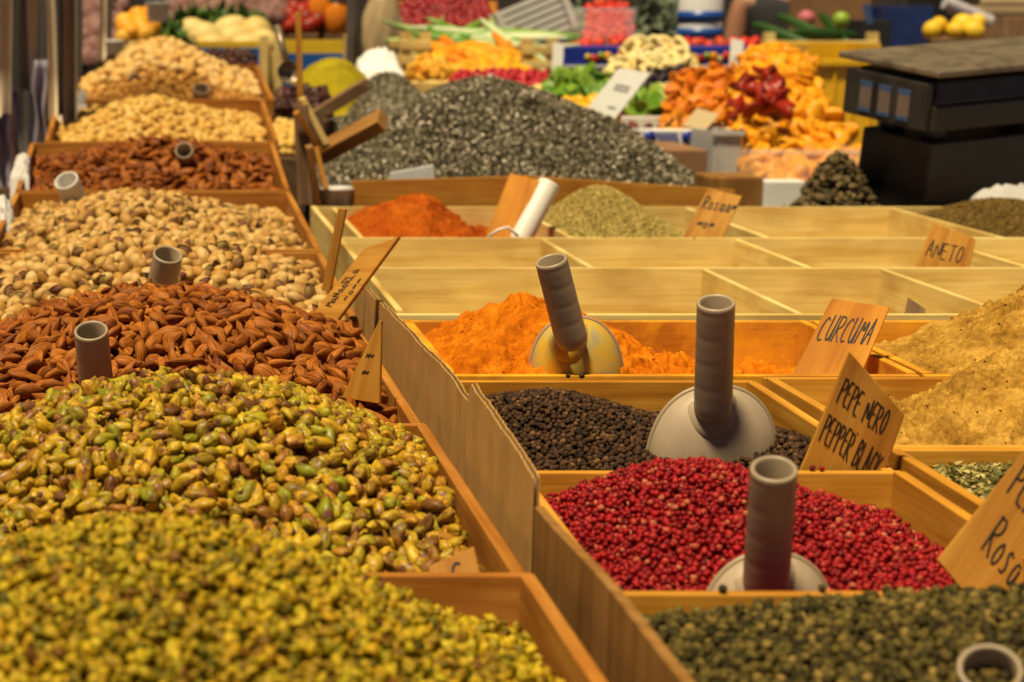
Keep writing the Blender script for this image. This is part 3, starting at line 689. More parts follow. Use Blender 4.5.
hD = dome(.966, [(-.01, 2.97, .082, .225, .36)], .006, 8, 4, 2.3)
heap('in_shell_pistachio_heap', 'pistachio', 'nearer heap of pale in-shell pistachios', hD, (x0, x1, y0, y1), PIS, ['pistachio_shell', 'pistachio_seed'], .0215, [(.5, 1.1), (-1.0, 1), (-2.3, 1)], .7, (1.25, 1.6), .55, .0085,
     single=('in_shell_pistachio', 'pale split pistachio shell in the heap behind the almonds', 'pistachio'), group='in-shell pistachios behind the almonds')
x0, x1, y0, y1, zf, zb = CR['E']
hE = dome(lambda X, Y: .985 + (Y - 3.08) * .025, [(-.02, 3.42, .070, .17, .32)], .006, 8, 5)
heap('in_shell_pistachio_heap', 'pistachio', 'farther heap of in-shell pistachios beside the white scoop handle', hE, (x0, x1, y0, y1), PIS, ['pistachio_shell', 'pistachio_seed'], .0215, [(.5, 1.1), (-1.0, 1), (-2.3, 1)], .7, (1.25, 1.6), .55, .0085)
x0, x1, y0, y1, zf, zb = CR['F']
hF = dome(lambda X, Y: 1.008 + (Y - 3.78) * .11, [(.02, 4.10, .062, .19, .28)], .006, 8, 6)
heap('roasted_almond_heap', 'roast', 'heap of dark roasted almonds in front of the peeled yellow nuts', hF, (x0, x1, y0, y1), ALM, ['roast_almond_skin'], .0225, [(.5, 1.1), (-1.0, 1), (-2.2, 1)], .5, (1.2, 1.6), .5, .0082,
     single=('roasted_almond', 'dark roasted almond in the crate before the peeled nuts', 'almond'), group='dark roasted almonds')
PEA = [sph(10, 7, (lambda s: lambda V: lump(V, (.0095, .0072, .0068), .14, 1.6, s))(s)) for s in range(5)]
x0, x1, y0, y1, zf, zb = CR['G']
hG = dome(lambda X, Y: 1.062 + (Y - 4.28) * .11, [(.0, 4.62, .070, .16, .25)], .006, 8, 7)
heap('peeled_nut_heap', 'peeled', 'heap of peeled yellow nuts behind the roasted almonds', hG, (x0, x1, y0, y1), PEA, ['peeled_nut'], .0215, [(.5, 1.1), (-1.0, 1), (-2.3, 1)], .6, (1.2, 1.8), .5, .0095,
     single=('peeled_nut', 'pale yellow peeled nut in the heap behind the roasted almonds', 'nut'), group='peeled yellow nuts')
x0, x1, y0, y1, zf, zb = CR['H']
hH = dome(lambda X, Y: 1.125 + (Y - 4.86) * .08, [(.03, 5.42, .122, .17, .36)], .008, 8, 8)
heap('roasted_nut_heap', 'roastnut', 'front part of the rearmost crate, orange-brown roasted nuts', hH, (x0, x1, y0, 5.16), PEA, ['roast_nut'], .0225, [(.5, 1.1), (-1.0, 1), (-2.3, 1)], .6, (1.25, 1.9), .5, .0105,
     single=('roasted_nut', 'orange-brown roasted nut in the front half of the rearmost crate', 'nut'), group='roasted nuts in the rearmost crate')
heap('pale_nut_heap', 'palenut', 'rounded top of pale blanched nuts in the rearmost crate', hH, (x0, x1, 5.16, y1), PEA, ['pale_nut'], .0280, [(.5, 1.1), (-1.0, 1), (-2.3, 1)], .6, (1.7, 2.4), .5, .013,
     single=('pale_nut', 'pale blanched nut topping the rearmost crate', 'nut'), group='pale nuts in the rearmost crate')

# ------------------------------------------------------------------ heaps of spice (right)
BPC = [corn(s, .0027, .22) for s in range(6)]; PPC = [corn(s, .0027, .22) for s in range(8)]; GPC = [corn(s, .0032, .24) for s in range(6)]
hGP = dome(.982, [(.57, 1.15, .036, .20, .2)], .003, 12, 11)
heap('green_peppercorn_heap', 'greencorn', 'heap of dull green peppercorns in the near right tray', hGP, (RX0 + .011, .849, .942, Y590 - .012), GPC, ['green_peppercorn'], .0068, [(.4, 1.12), (-1.2, 1), (-2.6, 1)], 1, (.8, 1.2), .6, .0032,
     single=('green_peppercorn', 'wrinkled green peppercorn heaped in the near right tray', 'peppercorn'), group='green peppercorns in the near tray')
hPP = dome(.958, [(.45, 1.60, .056, .125, .15)], .003, 12, 12)
heap('pink_peppercorn_heap', 'pinkcorn', 'heap of bright red pink peppercorns', hPP, (RX0 + .011, RX1 - .011, Y590 + .012, Y470 - .012), PPC, ['pink_peppercorn'], .0058, [(.4, 1.12), (-1.2, 1), (-2.6, 1)], 1, (.68, 1.22), .7, .0028,
     single=('pink_peppercorn', 'glossy red pink peppercorn in the red heap', 'peppercorn'), group='pink peppercorns')
hBP = dome(.958, [(.39, 1.93, .052, .13, .15), (.585, 1.83, .034, .07, .10)], .003, 12, 13)
heap('black_peppercorn_heap', 'blackcorn', 'heap of black peppercorns behind the pink ones', hBP, (RX0 + .011, RX1 - .011, Y470 + .012, Y380 - .011), BPC, ['black_peppercorn'], .0056, [(.4, 1.12), (-1.2, 1), (-2.6, 1)], 1, (.82, 1.18), .6, .0027,
     single=('black_peppercorn', 'wrinkled black peppercorn in the dark heap by the big scoop', 'peppercorn'), group='black peppercorns')
# seeds and flakes
LFM = [flake(s, .0052, .0024) for s in range(6)]
hLM = dome(.982, [(.85, 1.6, .02, .2, .2)], .004, 12, 14)
heap('herb_flake_heap', 'leafmix', 'green and yellow dried herb flakes behind the pink pepper sign', hLM, (.66, 1.089, Y590 + .012, YL(452) - .012), LFM, ['leaf_mix'], .0055, [(.3, 1), (-.3, 1)], .5, (.7, 1.2), .5, .0025)
FEN = [seed(s, .0048, .0013) for s in range(5)]
hFE = dome(.955, [(.845, Y207 - .20, .10, .115, .15)], .004, 12, 15)
heap('fennel_seed_heap', 'fennel', 'mound of greenish fennel-like seeds in a pale compartment', hFE, (.733, 1.058, Y238 + .011, Y207 - .002), FEN, ['fennel_seed'], .0050, [(.3, 1), (-.3, 1), (0, 1.2)], .5, (.8, 1.2), .5, .0025)
hDS = dome(.962, [(1.62, Y207 - .16, .068, .14, .2)], .004, 12, 16)
heap('dark_seed_heap', 'darkseed', 'mound of brownish green seeds in the far right compartment', hDS, (1.476, 1.85, Y238 + .011, Y207 - .002), FEN, ['dark_seed'], .0052, [(.3, 1), (-.3, 1)], .5, (.8, 1.2), .5, .0025)
# the big herb mound behind the trays, and its smaller neighbour
HFL = [flake(s, .0043, .0026) for s in range(7)]
hHM = dome(.93, [(.78, 4.75, .26, .33, .42), (.62, 4.5, .07, .22, .3), (1.06, 4.5, .10, .22, .25)], .014, 9, 17)
heap('dried_herb_mound', 'herb', 'large grey-green mound of dried herb flakes behind the spice trays', hHM, (.375, 1.40, 4.03, 5.2), HFL, ['herb_flake'], .0051, [(.6, 1.1), (-.8, 1), (-2.2, 1)], .7, (.6, 1.4), 1.0, .004)
hHN = dome(.95, [(.64, 5.42, .265, .18, .3), (.45, 5.12, .12, .12, .14)], .010, 9, 18)
heap('dried_herb_mound', 'herb', 'smaller brownish mound of dried herb behind the large grey-green one', hHN, (.30, .86, 5.0, 5.75), HFL, ['tea_flake'], .0068, [(.4, 1), (-.4, 1)], .6, (.7, 1.4), .8, .003)
hMU = dome(.90, [(1.415, 4.12, .185, .085, .10)], .012, 20, 19)
heap('dried_flower_heap', 'dried', 'small dark heap of shrivelled dried buds beside the black weighing scale', hMU, (1.27, 1.57, 3.98, 4.30), [disc(s, .0085, .0045, .5) for s in range(6)], ['dried_mushroom'], .013, [(.4, 1), (-.5, 1)], .8, (.7, 1.3), .5, .006, floor=.915,
     single=('dried_bud', 'shrivelled brown dried bud beside the weighing scale', 'dried bud'), group='dried buds by the scale')

# powders: one mesh each (surface + crumbs)
def powder_heap(name, label, h, rect, mat, step=.0032, lump_amp=.006, crumbs=900, crumb=.0022, seed_=0, crack=0, floor=None, rim=.994):
    x0, x1, y0, y1 = rect
    def hh(X, Y):
        z0 = h(X, Y); z0 = np.minimum(z0, rim + .75 * np.minimum(np.minimum(X - x0, x1 - X), np.minimum(Y - y0, y1 - Y))); Y = Y + 1.4 * z0      # noise runs along the slope, not straight down it
        wx = X + .012 * fbm(X * 30, Y * 30, seed_ + 20, 2); wy = Y + .012 * fbm(X * 30 + 9, Y * 30, seed_ + 21, 2)
        a = fbm(wx * 20, wy * 20, seed_, 4, .55); b_ = np.abs(fbm(wx * 42 + 5, wy * 42, seed_ + 9, 4, .55)); c_ = np.abs(fbm(wx * 95, wy * 95, seed_ + 13, 3, .55))
        st = np.floor((a + .5) * 5 + .0) / 5 - .5
        z = z0 + lump_amp * (a * .9 + st * .7 - b_ * 1.0 - c_ * .7) + .0022 * fbm(X * 190, Y * 190, seed_ + 3, 3)
        if crack:
            # caked plates that have slipped against each other
            wx, wy = X * 26 + 1.1 * fbm(X * 24, Y * 24, 71, 3), Y * 20 + 1.1 * fbm(X * 24, Y * 24, 72, 3)
            ci, cj = np.floor(wx).astype(np.int64), np.floor(wy).astype(np.int64); fx, fy = wx - ci, wy - cj
            edge = np.minimum(np.minimum(fx, 1 - fx), np.minimum(fy, 1 - fy))
            on = np.clip((z0 - crack) / .012, 0, 1)
            z = z + on * ((_hash(ci, cj, 5) - .3) * .018 - .014 * np.clip(1 - edge / .07, 0, 1)) 
        return z
    V, Fc = surf(hh, x0, x1, y0, y1, step)
    X = RNG.uniform(x0 + .003, x1 - .003, crumbs); Y = RNG.uniform(y0 + .003, y1 - .003, crumbs)
    if floor is not None: k = h(X, Y) > floor; X, Y = X[k], Y[k]
    n = len(X); pos = np.stack([X, Y, hh(X, Y) + .0004], 1); pr = [chunk(s + 40, (crumb, crumb * .8, crumb * .7)) for s in range(5)]
    o = merge(name, pr, RNG.integers(0, 5, n), pos, compose(*rots(np.tile([0, 0, 1.], (n, 1)), 1, n)), RNG.uniform(.3, 1.3, n) ** 1.6 + .2, [mat, mat], extra=(V, Fc))
    STATIC.append(surf(hh, x0, x1, y0, y1, .012)); tag(o, label, 'spice heap'); return o
powder_heap('turmeric_heap', 'bright orange heap of turmeric powder with a dusted scoop in it', dome(.948, [(.44, 2.32, .084, .135, .20), (.37, 2.24, .030, .11, .15), (.56, 2.13, .020, .08, .05), (.36, 2.13, .022, .08, .06), (.40, 2.18, .03, .10, .10), (.62, 2.22, .030, .12, .12)], .004, 12, 21), (RX0 + .023, .811, Y380 + .037, Y320 - .013), 'turmeric_powder', .0018, .014, 350, .0013, seed_=1)
powder_heap('paprika_heap', 'deep orange-red heap of paprika powder in a pale compartment', dome(.955, [(.50, Y207 - .2, .075, .10, .17), (.42, Y207 - .25, .03, .1, .15)], .004, 12, 22), (.37, .721, Y238 + .010, Y207 - .001), 'paprika_powder', .003, .013, 600, .0015, seed_=2)
powder_heap('cumin_heap', 'nearer lumpy yellow-brown heap of cumin powder behind the black pepper sign', dome(.965, [(.84, 1.94, .056, .13, .11), (.99, 1.95, .062, .14, .12)], .006, 14, 23), (.659, 1.089, YL(452) + .013, Y380 - .003), 'cumin_powder', .0021, lump_amp=.017, crumbs=350, crumb=.0013, seed_=3)
powder_heap('cumin_heap', 'farther cumin heap with caked and cracked top at the right edge', dome(.965, [(1.06, 2.34, .092, .115, .2), (.95, 2.22, .035, .12, .10)], .006, 14, 24), (.839, 1.389, Y380 + .037, Y320 - .013), 'cumin_powder', .0021, lump_amp=.011, crumbs=350, crumb=.0013, seed_=4, crack=1.025)

# ------------------------------------------------------------------ scoops
def handle(root, top, bot, r, mat, ridges=5, wall=.0032):
    top, bot = Vector(top), Vector(bot); L = (top - bot).length
    prof = [(r - wall, L * .25), (r - wall, L - .0015), (r - wall + .001, L), (r - .001, L), (r, L - .001), (r, L - .004)]
    n = 40
    for i in range(n):
        t = i / (n - 1); d = (L - .006) * (1 - t); w = max(0, math.cos(t * ridges * 2 * math.pi)) ** 3; prof.append((r * (1.0 - .012 * w + .03 * t), d))
    prof += [(r * .95, -.005), (r * .75, -.010), (r * .4, -.013)]
    return lathe('handle', prof, bot, top - bot, mat, root, 36, closed=True)
def scoop(label, top, bot, r, blade=None, mat='grey_plastic', bmat='grey_plastic_blade', cat='scoop', name='scoop', ridges=4):
    top, bot = Vector(top), Vector(bot)
    root = thing(name, bot, label, cat); handle(root, top, bot, r, mat, ridges)
    if blade:
        c, ax, bx, h_, dep, lean = blade      # c: top centre line foot, ax: half width, h_: height above c
        c = Vector(c); nu, nv = 40, 18; up = Vector((lean[0], lean[1], 1)).normalized(); rt = Vector((1, bx, 0)).normalized(); fr = rt.cross(up) # towards the camera
        def pt(u, v, off):
            # dome of the scoop's back: u across (-1..1), v from mouth edge (0) to front bulge (1)
            a = math.pi * u
            return None
        V, Fc = [], []
        for shell in (0, 1):
            k = 1 - .035 * shell
            for j in range(nv + 1):
                ph = (math.pi / 2) * j / nv            # 0: rim plane, 90: bulge tip
                for i in range(nu + 1):
                    a = math.pi * (i / nu) * 1.24 - math.pi * .12
                    cr = math.cos(ph) ** .75; ca, sa = math.cos(a), math.sin(a)
                    sx = math.copysign(abs(ca) ** .85, ca); sz = math.copysign(abs(sa) ** .9, sa)
                    V.append(c + rt * (ax * k * cr * sx) + up * (h_ * k * cr * sz) + fr * (dep * k * math.sin(ph)))
        W = (nu + 1) * (nv + 1)
        for s in (0, 1):
            for j in range(nv):
                for i in range(nu):
                    a = s * W + j * (nu + 1) + i; q = (a, a + 1, a + nu + 2, a + nu + 1); Fc.append(q if s == 0 else q[::-1])
        for i in range(nu): Fc.append((i, W + i, W + i + 1, i + 1))
        b = mesh_obj('blade', V, Fc, bmat, root, smooth=True)
        # raised rim along the mouth edge
        pts = [c + rt * (ax * 1.008 * math.copysign(abs(math.cos(a)) ** .85, math.cos(a))) + up * (h_ * 1.008 * math.copysign(abs(math.sin(a)) ** .9, math.sin(a))) for a in np.linspace(-math.pi * .12, math.pi * 1.12, 60)]
        Vr, Fr = tubepath(pts, .0022, 8); mesh_obj('rim', Vr, Fr, 'grey_plastic', b, smooth=True)
        # collar where the handle runs into the blade
        d = (top - bot).normalized()
        def dm(x, y):      # point on the blade's front, x across and y up from the foot
            rho = min(.999, math.sqrt((x / ax) ** 2 + (y / h_) ** 2)); return c + rt * x + up * y + fr * (dep * math.sin(math.acos(rho ** (1 / .75))))
        rel = bot - c; bx0, by0 = rel.dot(rt), rel.dot(up)
        V, Fc, nn, mm, ok = [], [], 40, 30, []
        for j in range(mm + 1):
            for i in range(nn + 1):
                u = -2.1 + 4.2 * i / nn; v = -.042 + .062 * j / mm
                e = (u / 1.55) ** 2 + ((v - .012) / .042) ** 2; off = .0100 * max(0, 1 - e) ** .6 - .0012
                V.append(dm(bx0 + u * r, by0 + v) + fr * off); ok.append(e < 1.06 and ((bx0 + u * r) / ax) ** 2 + ((by0 + v) / h_) ** 2 < .96)
        for j in range(mm):
            for i in range(nn): 
                a_ = j * (nn + 1) + i; q4 = (a_, a_ + 1, a_ + nn + 2, a_ + nn + 1)
                if all(ok[k_] for k_ in q4): Fc.append(q4)
        mesh_obj('collar', V, Fc, bmat, b, smooth=True)
    return root
# black pepper scoop
Yb = 1.80
scoop('large grey plastic scoop standing upright in the black peppercorns', P(716, 302, Yb - .05), P(713, 408, Yb - .016), .0165, (P(711, 468, Yb + .014), .060, 0, .078, .034, (0, -.06)), ridges=4)
Yb = 1.395
scoop('grey ribbed scoop sunk to its handle in the pink peppercorns', P(774, 468, Yb - .05), P(766, 582, Yb - .012), .0158, (P(765, 640, Yb + .012), .049, 0, .066, .026, (0, -.05)), ridges=4)
Yb = 2.125
scoop('turmeric-stained scoop leaning left in the orange powder', P(551, 260, Yb - .04), P(571, 338, Yb - .018), .0168, (P(576, 384, Yb + .02), .051, 0, .074, .032, (-.05, -.05)), bmat='dusted_plastic', ridges=4)
scoop('grey scoop handle end rising from the green peppercorns at the bottom edge', P(990, 668, 1.08), P(984, 760, 1.13), .0175, ridges=3)
scoop('grey scoop handle standing in the brown almonds', P(91, 330, 2.00), P(98, 400, 2.04), .0175, ridges=3)
scoop('short dark grey scoop handle between almonds and in-shell pistachios', P(168, 254, 2.58), P(158, 306, 2.62), .0195, ridges=3)
scoop('white scoop handle leaning in the far in-shell pistachios', P(66, 180, 3.62), P(84, 220, 3.68), .0225, mat='white_plastic', ridges=0)
scoop('dark scoop handle lying in the roasted almonds', P(184, 150, 3.96), P(189, 176, 4.06), .018, mat='grey_plastic', ridges=0)
scoop('dark grey scoop handle in the orange-brown roasted nuts', P(202, 88, 4.94), P(199, 122, 5.0), .022, ridges=0)
scoop('small dark scoop handle end low in the pale nuts', P(135, 80, 5.10), P(135, 100, 5.2), .018, ridges=0)
# clear white tube scoop by the fennel seeds
rt_ = scoop('white plastic scoop tilted in the compartment beside the paprika', P(549, 184, Y238 + .16), P(519, 240, Y238 + .12), .021, mat='white_plastic', ridges=1)
pts = [P(488, 237, Y238 + .05) + Vector((0, 0, 0)), P(498, 230, Y238 + .05), P(508, 227, Y238 + .05), P(518, 236, Y238 + .05)]
Vt, Ft = tubepath(pts, .0025); mesh_obj('wire_loop', Vt, Ft, 'white_plastic', rt_, smooth=True)

# ------------------------------------------------------------------ signs
sign([(850, 352), (905, 415), (866, 526), (792, 490)], 1.677, (-.10, -1, .02), 'wooden sign lettered PEPE NERO in the black pepper', [('PEPE NERO', .09, .70, .19, .105), ('PEPPER BLACK', .06, .38, .21, .095), ('.', .48, .60, .1, .1)], width=.0012)
sign([(1045, 425), (1085, 505), (1012, 650), (937, 560)], 1.395, (-.28, -1, .30), 'wooden sign lettered PEPE ROSA at the right edge, in the pink pepper', [('PEPE', .14, .60, .20, .16), ('Rosa', .24, .24, .24, .17)], width=.0015)
sign([(832, 298), (890, 307), (856, 387), (786, 386)], 2.19, (-.30, -1, .55), 'orange wooden sign lettered CURCUMA beside the turmeric', [('CURCUMA', .08, .52, .30, .155)], 'stained_sign_wood', .0014)
sign([(933, 222), (976, 239), (964, 290), (908, 284)], Y268 + .06, (-.25, -1, .35), 'small wooden sign lettered ANETO in a pale compartment', [('ANETO', .10, .48, .28, .19)], width=.0018)
sign([(708, 188), (742, 196), (718, 250), (678, 246)], Y238 + .09, (-.2, -1, .5), 'small wooden sign with faded scribble right of the seed mound', [('Rosaa~', .10, .66, .22, .2), ('~o~', .2, .34, .16, .2)], width=.0022)
sign([(510, 173), (539, 180), (512, 250), (482, 246)], Y238 + .13, (-.2, -1, .5), 'blank orange wooden sign leaning against the white scoop', None, 'stained_sign_wood')
sign([(309, 318), (363, 249), (399, 236), (329, 331)], 2.50, (-.80, -.75, .55), 'wooden sign leaning over the almonds, its writing turned from view', [('MaNaoRLa', .22, .52, .30, .075), ('~o~~', .3, .14, .22, .09)], width=.0011, th=.006)
sign([(378, 322), (381, 320), (379, 404), (341, 398)], 2.02, (-.9, -1, .1), 'narrow wooden sign wedged between the almonds and the cardboard', [('~', .3, .5, .14, .6), ('~', .3, .3, .12, .5)], width=.0011)
sign([(338, 208), (346, 209), (330, 292), (321, 290)], 2.62, (-.75, -1, .0), 'thin upright wooden tag seen nearly edge-on by the cardboard', None)
sign([(428, 566), (474, 546), (486, 600), (436, 610)], 1.415, (-.2, -1, .6), 'wooden sign corner with a single curved stroke in the shelled pistachios', [('C', .45, .55, .3, .3)], width=.002)
sign([(908, 297), (926, 309), (922, 330), (902, 326)], Y313 + .12, (-.3, -1, .3), 'tiny dark wooden tag corner in a pale compartment above the cumin', None, 'old_wood')

# wood ends and planks stuck in the left of the herb mound
def plank(label, a, b, Ya, Yb, w, th, mat='old_wood', name='wooden_plank', cat='plank', up=(0, 0, 1)):
    A, B = P(*a, Ya), P(*b, Yb); d = (B - A); L = d.length; d.normalize(); s = d.cross(Vector(up)).normalized(); n = s.cross(d)
    c = (A + B) / 2; V, Fc = bevelled(obox(c, d * L / 2, s * th / 2, n * w / 2), HEXF, .0015, 2)
    o = mesh_obj(name, V, Fc, mat, None, uv=grain_uv(V, Fc)); tag(o, label, cat); return o
plank('thick weathered plank lying diagonally on the left flank of the herb mound', (320, 154), (383, 120), 4.22, 4.14, .03, .05, 'board_wood', up=(0, -.5, .8))
plank('dark plank sloping up behind the dates, below the curry heap', (312, 118), (367, 84), 4.9, 4.95, .03, .02)
plank('tall slim wooden stake standing between the crates and the herb mound', (301, 118), (298, 12), 4.32, 4.32, .02, .012, 'sign_wood', 'wooden_stake', 'stake', (0, 1, 0))
plank('dark upright wooden post at the left of the white tub', (305, 205), (301, 105), 4.15, 4.16, .03, .03, 'old_wood', 'wooden_stake', 'stake', (0, 1, 0))
plank('pale wooden sign edge slanting beside the herb mound', (302, 98), (326, 144), 4.2, 4.2, .04, .013, 'pale_wood', 'wooden_tag', 'tag', (0, 1, 0))
plank('thin brown wooden slat slanting left of the weathered plank', (296, 112), (322, 152), 4.12, 4.14, .02, .012, 'crate_wood', 'wooden_tag', 'tag', (0, 1, 0))
plank('forked wooden tag standing upright above the white tub', (309, 146), (318, 206), 4.0, 4.02, .03, .014, 'board_wood', 'wooden_tag', 'tag', (0, 1, 0))
plank('narrow leaning wooden tag touching the white tub', (316, 148), (326, 190), 4.02, 4.0, .03, .010, 'sign_wood', 'wooden_tag', 'tag', (0, 1, 0))
# long board in front of the mound
A, B, Cc, D = P(352, 181, 4.0), P(528, 176, 4.0), P(735, 190, 4.0), P(735, 214, 4.0)
prism('board', [A, B + Vector((0, 0, .0)), Cc, D, P(352, 216, 4.0)], (0, -1, 0), .012, 'sign_wood', None, axis_dir=(1, 0, 0))
o = bpy.context.scene.collection.objects[-1]; o.name = 'retaining_board'; tag(o, 'long brown board holding back the grey-green herb mound', 'board')
def tub(name, label, px, pyt, pyb, Y, r, mat, cat='tub', taper=.85):
    a, b = P(px, pyt, Y), P(px, pyb, Y); L = a.z - b.z; r_ = thing(name, b, label, cat)
    lathe('body', [(r * taper - .003, .004), (r - .003, L), (r + .002, L), (r + .002, L - .006), (r, L - .006), (r * taper, 0), (0.0005, 0), (.0005, .004)], b, (0, 0, 1), mat, r_, 32, closed=True); return r_
tub('plastic_tub', 'small milky white plastic tub at the left end of the brown board', 337, 187, 214, 4.02, .036, 'milky_plastic')
plank('white card propped at the foot of the herb mound', (390, 180), (434, 172), 4.06, 4.08, .03, .004, 'paper_white', 'card', 'card')

# golden grain, dates, curry
powder_heap('curry_heap', 'yellow-green heap of curry powder near the metal pole', dome(1.03, [(.50, 5.52, .225, .165, .2)], .004, 9, 31, 2.4), (.20, .84, 5.20, 5.74), 'curry_powder', .006, .004, 20, seed_=6, rim=1.6)

# ------------------------------------------------------------------ weighing scale
def scale_thing():
    base = P(925, 206, 3.98); yaw = R(24); pit = R(8)
    ex = Vector((math.cos(yaw), math.sin(yaw), 0)); ey = Vector((-math.sin(yaw), math.cos(yaw), 0)); q = Matrix.Rotation(pit, 3, 'X'); ex, ey, ez = q @ ex, q @ ey, q @ Vector((0, 0, 1))
    z0 = .93
    r = thing('weighing_scale', (base.x, base.y, z0), 'old black weighing scale with steel platform and three digit windows', 'scale')
    o = Vector((base.x, base.y, 1.0)) - ez * 1.0; W, Dp = .42, .20
    def solid(name, x0, x1, y0, y1, z0, z1, mat, tx=0, bev=.006, txt=0, par=None):
        c = []
        for z, k in ((z0, tx), (z1, txt)):
            for x, y in ((x0 - k, y0 - k), (x1 + k, y0 - k), (x1 + k, y1 + k), (x0 - k, y1 + k)): c.append(o + ex * x + ey * y + ez * z)
        V, Fc = bevelled(c, HEXF, bev, 3); return mesh_obj(name, V, Fc, mat, par or r, smooth=False, uv=grain_uv(V, Fc))
    zb = P(925, 143, 3.98).z; zt0 = P(905, 128, 3.96).z; zt1 = P(905, 78, 3.96).z; zp = P(905, 66, 3.94).z
    solid('lower_body', 0, W, 0, Dp, z0, zb, 'scale_black', txt=-.004)
    for x in (.03, W - .06):
        for y in (.03, Dp - .06): solid('foot', x, x + .035, y, y + .035, zb + .0005, zt0 - .0005, 'scale_black', bev=.003)
    solid('upper_body', -.035, W + .02, -.03, Dp + .01, zt0, zt0 + (zt1 - zt0) * .52, 'scale_black', txt=.0)
    solid('upper_cover', -.033, W + .018, -.028, Dp + .008, zt0 + (zt1 - zt0) * .53, zt1, 'scale_black', txt=-.012)
    solid('platform', -.05, W + .04, -.045, Dp + .03, zp - .012, zp + .002, 'scale_steel', bev=.005)
    solid('platform_stem', .1, W - .1, .06, Dp - .06, zt1 + .0005, zp - .0125, 'scale_black', bev=.002)
    # display panel on the left face
    xs = -.035 - .006
    pc = [o + ex * (xs + dx) + ey * y + ez * z for z, dx in ((zt0 + .004, .0), (zt1 - .004, .012)) for (dx0, y) in ()]
    dp = solid('display_panel', -.052, -.0355, -.022, Dp, zt0 + .003, zt1 - .003, 'scale_black', bev=.003, txt=0)
    for i in range(3):
        y = .018 + .052 * i; zc = zt0 + (zt1 - zt0) * .5
        solid('display_window', -.0545, -.0525, y, y + .032, zc - .026, zc + .016, 'display_amber', bev=.0005, par=dp)
        solid('display_window', -.0545, -.0525, y - .001, y + .033, zc + .0165, zc + .028, 'display_blue', bev=.0005, par=dp)
        solid('display_window', -.0548, -.0525, y - .001, y + .033, zc - .034, zc - .0265, 'display_blue', bev=.0005, par=dp)
scale_thing()

# ------------------------------------------------------------------ background displays
def individuals(name, protos, mats, pts, sc, label, cat, group, nrm=None, tilt=.6):
    n = len(pts); nr = np.tile([0, -.4, 1.], (n, 1)) if nrm is None else nrm
    rt = compose(*rots(nr, tilt, n)); wh = RNG.integers(0, len(protos), n); s = RNG.uniform(.85, 1.18, n) * sc
    for i in range(n):
        me = proto_mesh(protos[wh[i]], name, mats)
        o = bpy.data.objects.new(name, me); C.objects.link(o); m4 = Matrix(rt[i].tolist()).to_4x4()
        o.matrix_world = Matrix.Translation(Vector(pts[i])) @ m4 @ Matrix.Scale(float(s[i]), 4); tag(o, label, cat, group if n > 1 else None)
def slope_pile(name, protos, mat, rect, Y, dpt, n, label, cat, group, stand=None, taper=.25, zt=.905, layers=2, tilt=.6, dome_=.35, tmat='pale_wood', sname='display_stand', scat='stand', sc=1.0, top=None):
    xa, ya_, xb, yb2 = rect; A, B, Cq, D = P(xa, yb2, Y - dpt), P(xb, yb2, Y - dpt), P(top[1] if top else xb, ya_, Y), P(top[0] if top else xa, ya_, Y)
    pts = []
    nu = max(1, int(round(math.sqrt(n * (B - A).length / max(.02, (D - A).length))))); nv = max(1, int(round(n / nu)))
    for l in range(layers):
        for j in range(nv):
            for i in range(nu):
                v = (j + .5 + random.uniform(-.3, .3)) / nv; u = (i + .5 + .5 * (j % 2) - .25 + random.uniform(-.3, .3)) / nu
                k = 1 - taper * v; uu = .5 + (u - .5) * k; p = A.lerp(B, uu).lerp(D.lerp(Cq, uu), v)
                p = p + Vector((0, 0, (D.z - A.z) * dome_ * (1 - (2 * u - 1) ** 2) * .4 - l * .014)); pts.append(p)
    individuals(name, protos, [mat], pts, sc, label, cat, group, tilt=tilt)
    if stand:
        d = Vector((0, 0, .02)); e = Vector((0, .02, 0))
        cs = [Vector((A.x, A.y - .015, zt)), Vector((B.x, B.y - .015, zt)), Vector((Cq.x, Cq.y + .02, zt)), Vector((D.x, D.y + .02, zt))]
        tp = [A - d * .9 + Vector((0, -.015, 0)), B - d * .9 + Vector((0, -.015, 0)), Cq - d * 1.4 + e, D - d * 1.4 + e]
        o = hexa(sname, cs + tp, tmat, None, .003); tag(o, stand, scat)
APR = [sph(14, 9, (lambda s: lambda V: lump(V, (.032, .026, .014), .5, 1.5, s) + np.stack([0 * V[:, 0], 0 * V[:, 0], .012 * V[:, 0] ** 2 * math.cos(s * 1.7)], 1))(s)) for s in range(7)]; PAP = [disc(s + 3, .022, .007, .5) for s in range(6)]
CHE = [sph(9, 7, (lambda s: lambda V: lump(V, (.011, .0105, .0105), .06, 1.5, s))(s)) for s in range(3)]
KIW = [disc(s, .03, .006, .25) for s in range(5)]; RNGS = [ringp(s, .028, .011) for s in range(4)]; PRU = [sph(9, 7, (lambda s: lambda V: lump(V, (.015, .011, .009), .2, 1.6, s))(s)) for s in range(4)]
BIGL = [sph(12, 8, (lambda s: lambda V: lump(V, (.034, .028, .024), .22, 1.3, s))(s)) for s in range(4)]
STK = [sph(9, 9, (lambda s: lambda V: lump(V, (.085, .017, .016), .12, 1.1, s))(s)) for s in range(4)]
BALL = [sph(14, 10, (lambda s: lambda V: lump(V, (.037, .035, .035), .05, 1.2, s))(s)) for s in range(3)]
MEL = [sph(18, 12, (lambda s: lambda V: lump(V, (.13, .10, .10), .05, 1.2, s))(s)) for s in range(3)]
LEEK = [sph(8, 12, (lambda s: lambda V: lump(V, (.20, .016, .014), .18, 1.4, s))(s)) for s in range(4)]
LEAF = [flake(s, .07, .028) for s in range(5)]; GAR = [sph(10, 8, (lambda s: lambda V: lump(V, (.038, .036, .034), .16, 1.7, s))(s)) for s in range(4)]
